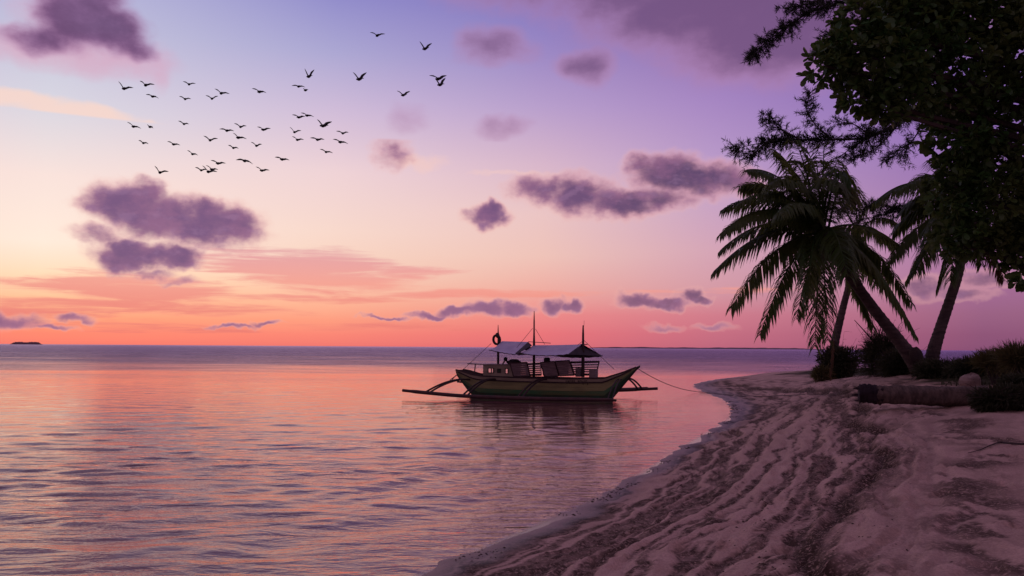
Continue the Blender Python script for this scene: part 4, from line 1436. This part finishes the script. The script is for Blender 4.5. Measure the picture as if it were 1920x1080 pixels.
# ---------------------------------------------------------------- shrubs, grass, log, stone
def shrub(name, label, cat, px, py, Y, rx, ry, seed, n, blade=0.16, width=0.012, up=0.3, mat=None, stick=None, group=None, twigs=0):
    """low shrub: stems from one root, covered in narrow leaves"""
    rng = np.random.RandomState(seed)
    c = at(px, py, Y); sc = Y / F
    base = Vector((c.x, c.y, ground(c.x, c.y)))
    root = empty(name, base)
    tag(root, label, cat, group)
    R = np.array([rx * sc, (rx + ry) * .5 * sc, ry * sc]); cc = np.array(c - base)
    for k in range(5):
        a = rng.rand() * 6.28; e = cc + R * np.array([math.cos(a) * .6, math.sin(a) * .6, .5 * rng.rand()])
        m = MB(); m.tube(bez((0, 0, -.1), tuple(e * .5 + np.array([0, 0, .1])), tuple(e), 6), [.03, .026, .022, .018, .013, .008], 5); m.build("stem", M_BARK, root)
    u = rng.normal(size=(n, 3)); u /= np.linalg.norm(u, axis=1, keepdims=True)
    r = rng.rand(n) ** 0.45 * (0.72 + 0.5 * vnoise(u[:, 0] * 2.4 + seed, u[:, 2] * 2.4 + u[:, 1] * 2, seed))
    p = cc + u * r[:, None] * R
    p[:, 2] = np.maximum(p[:, 2], 0.0)
    d = u * 0.8 + rng.normal(0, .45, (n, 3)) + np.array([0, 0, up]); d /= np.linalg.norm(d, axis=1, keepdims=True)
    w = np.cross(d, rng.normal(size=(n, 3))); w /= np.linalg.norm(w, axis=1, keepdims=True)
    Ls = blade * (0.6 + 0.8 * rng.rand(n))[:, None]; ww = w * width
    V = np.stack([p - ww * .4, p + ww * .4, p + d * Ls * .55 + ww, p + d * Ls + np.array([0, 0, -.15]) * Ls, p + d * Ls * .55 - ww], 1).reshape(-1, 3)
    b = np.arange(n)[:, None] * 5
    Fc = np.concatenate([b + np.array([[0, 1, 2]]), b + np.array([[0, 2, 4]]), b + np.array([[4, 2, 3]])])
    o = np_mesh("foliage", V, Fc, mat or M_SHRUB, root, smooth=False); o["kind"] = "stuff"
    if stick:
        (x0, y0), (x1, y1) = stick
        m = MB(); q = at(x1, y1, Y) - base; s = at(x0, y0, Y) - base
        m.tube([s, s.lerp(q, .5) + Vector((.02, 0, .03)), q], [.035, .025, .012], 5); m.build("dead_stick", M_TWIG, root)
    if twigs:
        for k in range(twigs):
            a = rng.rand() * 6.28; u_ = np.array([math.cos(a), math.sin(a), 0.6 + 0.9 * rng.rand()])
            e = cc + R * u_ * rng.uniform(.9, 1.35); mdl = cc * .6 + R * u_ * .35
            m = MB(); P_ = bez((0, 0, 0), tuple(mdl), tuple(e + np.array([0, 0, -.1])), 8)
            m.tube(P_, [.014 * (1 - .8 * i / 7) for i in range(8)], 4)
            for q in range(7):
                s_ = P_[3 + q % 5]; dv = Vector((rng.normal(0, 1), rng.normal(0, 1), rng.normal(0, .6))).normalized() * rng.uniform(.15, .35)
                m.tube([s_, s_ + dv * .5 + Vector((0, 0, .02)), s_ + dv], [.006, .005, .002], 3)
            m.build("twig", M_TWIG, root)
    return root


shrub("shore_bush", "rounded dark bush at the foot of the slim palm, nearest the water", "bush", 1572, 680, 38, 36, 34, 1, 4600, .22, .02, twigs=10)
shrub("shore_bush", "low pale-leaved bush on the sand left of the dark rounded bush", "bush", 1541, 702, 37.5, 18, 14, 2, 900, .24, .018, mat=M_GRASS)
shrub("dry_bush", "spiky dead bush with a thin bare stick pointing up left", "bush", 1656, 668, 31, 38, 42, 3, 4200, .42, .009, 0.55, stick=((1652, 660), (1602, 600)), twigs=22)
shrub("dry_bush", "low tangled brush filling the gap between spiky bush and leaning palm", "bush", 1692, 690, 28, 36, 28, 4, 3600, .30, .010, 0.3, twigs=16)
shrub("undergrowth_shrub", "dark undergrowth right behind the foot of the two joined palms", "shrub", 1770, 702, 25.5, 54, 22, 5, 4600, .24, .012)
shrub("undergrowth_shrub", "dark undergrowth on the bank just behind the pale stone", "shrub", 1835, 694, 24.5, 58, 18, 6, 4600, .24, .012)
shrub("undergrowth_shrub", "dark undergrowth climbing the bank at the right edge under the grass", "shrub", 1915, 690, 23, 55, 26, 7, 4600, .24, .012)
shrub("fallen_brush", "heap of dark fallen brush in front of the log's right end", "brush", 1892, 752, 17.2, 66, 22, 8, 11000, .15, .012, 0.02, twigs=18)
shrub("fallen_brush", "smaller heap of dark brush hanging over the log near the right edge", "brush", 1925, 724, 18.4, 48, 18, 9, 6500, .14, .012, 0.05)
shrub("dune_grass_tuft", "tall yellowish dune grass tuft on the bank at the right edge", "grass tuft", 1910, 676, 20, 26, 13, 10, 1500, .38, .008, 0.7, mat=M_GRASS, twigs=10)
shrub("dune_grass_tuft", "lower olive grass tuft left of the tall tuft on the bank", "grass tuft", 1862, 680, 21.5, 30, 12, 11, 1500, .28, .008, 0.9, mat=M_GRASS)


def bank_grass():
    rng = np.random.RandomState(3)
    V = []; n = 0
    xs_ = rng.uniform(9.5, 26, 15000); ys_ = rng.uniform(20, 46, 15000)
    d, s, z = sand_parts(xs_, ys_)
    lim = np.interp(ys_, [20, 26, 46], [7.0, 5.6, 7.5]) + (fbm(xs_ * .8, ys_ * .8, 3, 5) - .5) * 2.5
    keep = d > lim
    xs_, ys_ = xs_[keep], ys_[keep]
    p = np.array([(x, y, ground(x, y) - .02) for x, y in zip(xs_, ys_)])
    n = len(p)
    dd = rng.normal(0, .4, (n, 3)); dd[:, 2] = 1; dd /= np.linalg.norm(dd, axis=1, keepdims=True)
    w = np.cross(dd, rng.normal(size=(n, 3))); w /= np.linalg.norm(w, axis=1, keepdims=True); w *= .016
    L = rng.uniform(.08, .30, (n, 1))
    V = np.stack([p - w, p + w, p + dd * L * .6 + w * .7, p + dd * L + np.array([.05, 0, -.03]), p + dd * L * .6 - w * .7], 1).reshape(-1, 3)
    b = np.arange(n)[:, None] * 5
    Fc = np.concatenate([b + np.array([[0, 1, 2]]), b + np.array([[0, 2, 4]]), b + np.array([[4, 2, 3]])])
    o = np_mesh("bank_grass", V, Fc, M_SHRUB, None, smooth=False)
    tag(o, "short dark creeping grass covering the bank under the palms", "grass", kind="stuff")


bank_grass()


def fallen_log():
    rng = random.Random(2)
    Yl = 19.2
    a = at(1612, 738, Yl); b = at(1648, 740, Yl - .1); e = at(1852, 744, Yl - 0.9)
    base = Vector((a.x, a.y, ground(a.x, a.y)))
    root = empty("fallen_log", base)
    tag(root, "fallen palm log lying on the sand, its left end dark and swollen", "log")

    def knobbly(pts, radii, name, mat, amp):
        P = catmull(pts, 26); mb = MB(); n = len(P)
        R = [radii[0] + (radii[1] - radii[0]) * i / (n - 1) for i in range(n)]
        mb.tube([p - base for p in P], R, 16)
        V = []
        for i, v in enumerate(mb.v):
            c = P[min(i // 16, n - 1)] - base
            d_ = Vector(v) - c
            V.append(tuple(c + d_ * (1 + amp * .8 * (rng.random() - .5) + amp * .3 * math.sin((i // 16) * .55) + amp * .7 * math.sin((i % 16) * 2.1 + (i // 16) * .08))))
        return mesh_obj(name, V, mb.f, mat, root, smooth=True)
    for q in (a, b, e):
        g = ground(q.x, q.y); q.z = max(q.z, g + 0.13)
    knobbly([b - Vector((.05, 0, 0)), b.lerp(e, .33), b.lerp(e, .66), e], (.185, .23), "log_body", M_LOG, .10)
    knobbly([a - Vector((.02, 0, 0)), a.lerp(b, .5), b + Vector((.06, 0, 0))], (.19, .20), "root_end", M_LOG_END, .16)
    for k in range(14):
        m = MB(); an = rng.random() * 6.28; c = a - base
        e2 = c + Vector((-rng.uniform(.04, .12), .16 * math.cos(an), .16 * math.sin(an)))
        m.tube([c + Vector((.05, .12 * math.cos(an), .12 * math.sin(an))), e2], [.02, .006], 5)
        m.build("root_stub", M_LOG_END, root)


fallen_log()


def stone(name, label, px, py, Y, w, h, seed, mat=M_STONE):
    c = at(px, py, Y); sc = Y / F
    base = Vector((c.x, c.y, min(ground(c.x, c.y), c.z - h * sc)))
    rng = random.Random(seed); ph = [rng.random() * 6 for _ in range(6)]
    rows = []
    for i in range(10):
        th = math.pi * i / 9; row = []
        for j in range(16):
            f = 2 * math.pi * j / 16
            k = 1 + .14 * math.sin(2 * f + ph[0]) + .08 * math.sin(3 * th + f + ph[1]) + .06 * math.sin(5 * f + ph[2] + 2 * th)
            row.append(Vector((w * sc * .5 * math.sin(th) * math.cos(f) * k, w * sc * .4 * math.sin(th) * math.sin(f) * k, h * sc * math.cos(th) * k)))
        rows.append(row)
    m = MB(); m.grid(rows, closed=True)
    o = m.build(name, mat, None, smooth=False); o.location = c - Vector((0, 0, h * sc * .3))
    tag(o, label, "stone")


stone("beach_stone", "pale rounded stone lying behind the fallen log", 1820, 712, 20.6, 36, 15, 4)
stone("palm_stump", "small dark root stump between the feet of the two joined palms", 1717, 662, 26.6, 22, 14, 9, M_BARK)


def driftwood():
    pts = []
    for px, py in ((1815, 852), (1838, 846), (1856, 838), (1875, 832), (1895, 834), (1925, 835), (1960, 830)):
        p = on_ground(px, py); p.z += .02; pts.append(p)
    m = MB(); P = catmull(pts, 4)
    m.tube(P, [.004 + .010 * min(1, i / 16) for i in range(len(P))], 6)
    tag(m.build("driftwood_twig", M_TWIG), "thin dark driftwood twig lying on the sand at the right edge", "twig")
    m = MB(); rng = random.Random(6)
    root = empty("dead_palm_frond")
    top = at(1563, 640, 36.2); bot = on_ground(1557, 742)
    bot = Vector((at(1557, 742, 36.0).x, 36.0, 0)); bot.z = ground(bot.x, bot.y)
    root.location = bot
    frond(root, top - bot, Vector((0, 0, 0.03)), 0.02, 77, 0.34, M_FROND_DRY, 13, 0.6, 1.8, name="dry_leaflets")
    tag(root, "dry reddish palm frond hanging upright in front of the rounded bush", "palm frond")


driftwood()


def shore_weed():
    """weed, husks and bits of wood the tide has left along the water's edge and the wrack line"""
    rng = np.random.RandomState(21)
    pos = []
    for i in range(3200):
        k = rng.randint(0, len(SH) - 1)
        yy = 5 + 34 * rng.rand() ** 1.3
        xx = np.interp(yy, SH[18:90, 1], SH[18:90, 0])
        if i % 2 == 0:
            off = rng.normal(0.12, 0.10)
            if vnoise(np.array([yy * 1.6]), np.array([0.0]), 4)[0] < 0.56: continue
            s = rng.uniform(.003, .010)
        else:
            off = float(wrack_d(yy)) + rng.normal(0, .5); s = rng.uniform(.002, .010)
        pos.append((xx + off, yy, s * (1 + yy / 25)))
    V = []; Fc = []
    for (x, y, s) in pos:
        z = max(ground(x, y), 0.0)
        b = len(V); m = rng.randint(5, 8); a0 = rng.rand() * 6.28
        for j in range(m):
            a = a0 + j * 6.283 / m; r = s * rng.uniform(.5, 1.4)
            V.append((x + r * math.cos(a) * 1.3, y + r * math.sin(a), z + s * .05))
        V.append((x, y, z + s * rng.uniform(.4, 1.1)))
        for j in range(m): Fc.append((b + j, b + (j + 1) % m, b + m))
    o = mesh_obj("shore_weed", V, Fc, M_WEED)
    tag(o, "dark bits of weed strewn along the water's edge", "seaweed", kind="stuff")


shore_weed()

# ================================================================ the flock
M_BIRD = material("dark plumage", (0.012, 0.010, 0.012), 0.7, (0.02, 0.017, 0.02), 6)


def z7(*v): return [(200 + v[i] / 3.725, 50 + v[i + 1] / 3.725) for i in (0, 2, 4)]
def z8(*v): return [(460 + v[i] / 3.6, 40 + v[i + 1] / 3.6) for i in (0, 2, 4)]


UL = "upper left row of the flock"
BIRDS = [
    (z7(84, 384, 122, 432, 182, 424), "bird at the far left end of the upper row, left wing raised steeply"),
    (z7(239, 385, 272, 408, 333, 403), "second bird from the left in the upper row, left wing half raised"),
    (z7(275, 475, 322, 488, 356, 496), "flat-winged bird just below the second bird of the upper row"),
    (z7(535, 385, 575, 403, 620, 396), "gliding bird in the upper row straight above another level-winged bird"),
    (z7(508, 488, 548, 506, 586, 502), "level-winged bird straight below the upper row's gliding bird"),
    (z7(692, 481, 735, 503, 778, 483), "broad V-winged bird just below and left of a close neighbour"),
    (z7(758, 437, 800, 465, 857, 468), "bird just above and right of the broad V-winged bird"),
    (z7(1016, 433, 1068, 455, 1109, 456), "lone bird with drooped right wing between two close pairs of the upper row"),
    (z7(145, 668, 188, 698, 238, 710), "leftmost bird on the pale peach cloud streak, wings tilted down right"),
    (z7(285, 688, 303, 700, 330, 713), "compact bird with folded wings on the pale peach cloud streak"),
    (z7(502, 660, 540, 680, 570, 678), "lone small bird midway between the upper row and the lower flock"),
    (z7(891, 676, 935, 700, 973, 691), "topmost bird of the flock's central cluster"),
    (z7(789, 716, 840, 726, 886, 726), "flat-winged bird just left of the central cluster's topmost bird"),
    (z7(1055, 703, 1095, 720, 1143, 709), "rightmost bird of the flock's central cluster, wings level"),
    (z7(889, 748, 920, 775, 976, 783), "bird tilted down right beneath the central cluster's topmost bird"),
    (z7(678, 764, 722, 793, 775, 780), "large bird at the lower left of the central cluster"),
    (z7(228, 797, 256, 813, 287, 816), "small bird alone under the folded-winged bird on the left"),
    (z7(428, 804, 468, 822, 509, 825), "bird gliding between the small left bird and the central cluster"),
    (z7(1010, 808, 1046, 832, 1081, 818), "small V-winged bird at the lower right of the central cluster"),
    (z7(851, 830, 885, 847, 918, 848), "smallest bird low in the middle of the central cluster"),
    (z7(567, 867, 600, 890, 632, 895), "small bird tilted down right above the overlapping trio"),
    (z7(729, 935, 778, 955, 828, 952), "level-winged bird just above and right of the overlapping trio"),
    (z7(905, 932, 965, 937, 1021, 960), "long-winged bird with bent-down right wing right of the overlapping trio"),
    (z7(1044, 981, 1085, 1005, 1135, 1001), "lowest bird right of the overlapping trio"),
    (z7(337, 974, 372, 1018, 431, 1011), "lone lowest bird at the left with left wing raised steeply"),
    (z7(620, 984, 660, 1003, 700, 997), "left bird of the overlapping trio at the bottom of the flock"),
    (z7(672, 973, 710, 1013, 770, 1012), "middle and lowest bird of the overlapping trio"),
    (z7(696, 970, 735, 997, 773, 995), "right and upper bird of the overlapping trio"),
    (z8(843, 77, 890, 96, 943, 84), "highest bird in the sky, wings spread level"),
    (z8(1178, 138, 1212, 185, 1258, 146), "V-winged bird at the upper right of the flock, below the highest one"),
    (z8(403, 322, 428, 372, 464, 324), "bird with both wings raised in a narrow V above a close pair"),
    (z8(730, 349, 768, 390, 818, 345), "V-winged bird alone between the narrow V bird and the right pair"),
    (z8(1243, 367, 1303, 388, 1357, 362), "upper bird of the right pair, wings in a wide shallow V"),
    (z8(1284, 390, 1314, 428, 1350, 380), "lower bird of the right pair, wings in a tight V"),
    (z8(1024, 472, 1066, 498, 1111, 470), "bird at lower left of the right pair, wings in a broad V"),
    (z8(314, 436, 360, 440, 402, 442), "level-winged bird right below the narrow V bird"),
    (z8(392, 457, 406, 465, 420, 469), "tiny bird with closed wings beside the level-winged one"),
    (z8(317, 632, 362, 648, 400, 638), "left bird of the touching pair at the flock's right"),
    (z8(376, 620, 418, 636, 462, 643), "right bird of the touching pair at the flock's right"),
    (z8(490, 668, 525, 705, 582, 675), "largest bird at the flock's right, wings in an open V"),
    (z8(302, 716, 332, 748, 376, 736), "bird with spread tail below the touching pair"),
    (z8(318, 780, 352, 800, 392, 796), "plump bird directly below the one with spread tail"),
    (z8(438, 788, 488, 799, 531, 795), "level-winged bird right of the plump bird"),
    (z8(614, 742, 658, 756, 695, 747), "level-winged bird at the right end, below the largest bird"),
    (z8(592, 797, 642, 815, 692, 825), "flat bird tilted down right at the flock's right end"),
    (z8(504, 864, 545, 882, 590, 888), "bird lowest at the flock's right end, right wing drooped"),
    (z8(200, 918, 250, 932, 294, 934), "flat-winged bird alone low between centre and right of the flock"),
]


def make_bird(i, pts, label):
    rng = random.Random(100 + i)
    (lx, ly), (bx, by), (rx, ry) = pts
    span = math.hypot(lx - bx, ly - by) + math.hypot(rx - bx, ry - by)
    folded = span < 16
    WL = 0.33
    longest = max(math.hypot(lx - bx, ly - by), math.hypot(rx - bx, ry - by))
    Y = WL * 0.97 * F / max(longest, 13)
    Y = min(max(Y, 30), 52)
    C = at(bx, by - 0.4, Y)
    a = rad(-38 + rng.uniform(-14, 14))
    Fw = Vector((math.sin(a), math.cos(a), 0.10)).normalized()
    right = Vector((math.cos(a), -math.sin(a), 0))
    mb = MB()
    # body: beak, head, breast, rump, fanned tail
    st = [(.185, .004, 0), (.165, .018, 0), (.135, .032, .004), (.10, .030, .0), (.06, .050, -.008), (-.01, .058, -.012), (-.08, .040, -.004), (-.13, .022, .0)]
    rows = []
    upv = right.cross(Fw)
    for x, r, z in st:
        rows.append([C + Fw * x + upv * z + (right * math.cos(k * math.pi / 4) + upv * math.sin(k * math.pi / 4)) * r for k in range(8)])
    tail = C - Fw * 0.24
    rows.append([tail + right * math.cos(k * math.pi / 4) * 0.05 + upv * math.sin(k * math.pi / 4) * 0.006 for k in range(8)])
    mb.grid(rows, closed=True)
    mb.f.append(tuple(len(mb.v) - 8 + k for k in range(8)))
    for sgn, (tx, ty) in ((-1, (lx, ly)), (1, (rx, ry))):
        Tp = at(tx, ty, Y) - C
        proj = math.hypot(Tp.x, Tp.z)
        dy = math.sqrt(max(0.0, WL * WL - proj * proj)) * 0.7
        Tp.y += -sgn * math.sin(a) * dy if not folded else -0.05
        rootp = C + right * sgn * 0.03 + upv * 0.015
        tip = C + Tp
        el = rootp.lerp(tip, 0.45) + Vector((0, 0, 0.045 if not folded else 0.02)) + Fw * 0.03
        wr = rootp.lerp(tip, 0.72) + Vector((0, 0, 0.03)) + Fw * 0.02
        sts = [(rootp, .165, .018), (el, .15, .015), (wr, .115, .011), (tip, .02, .005)]
        rr = []
        pit = (Fw + upv * 0.12).normalized()
        for p, ch, th in sts:
            rr.append([p + pit * ch * .4, p + upv * th, p - pit * ch * .6 - upv * ch * .30, p - upv * th])
        mb.grid(rr, closed=True)
        n = len(mb.v); mb.f.append((n - 4, n - 3, n - 2, n - 1))
    V = [Vector(v) - C for v in mb.v]
    o = mesh_obj("bird", V, mb.f, M_BIRD, None, smooth=True)
    o.location = C
    tag(o, label, "bird", "birds flying in a loose flock")


for i, (pts, label) in enumerate(BIRDS):
    make_bird(i, pts, "dark " + label)
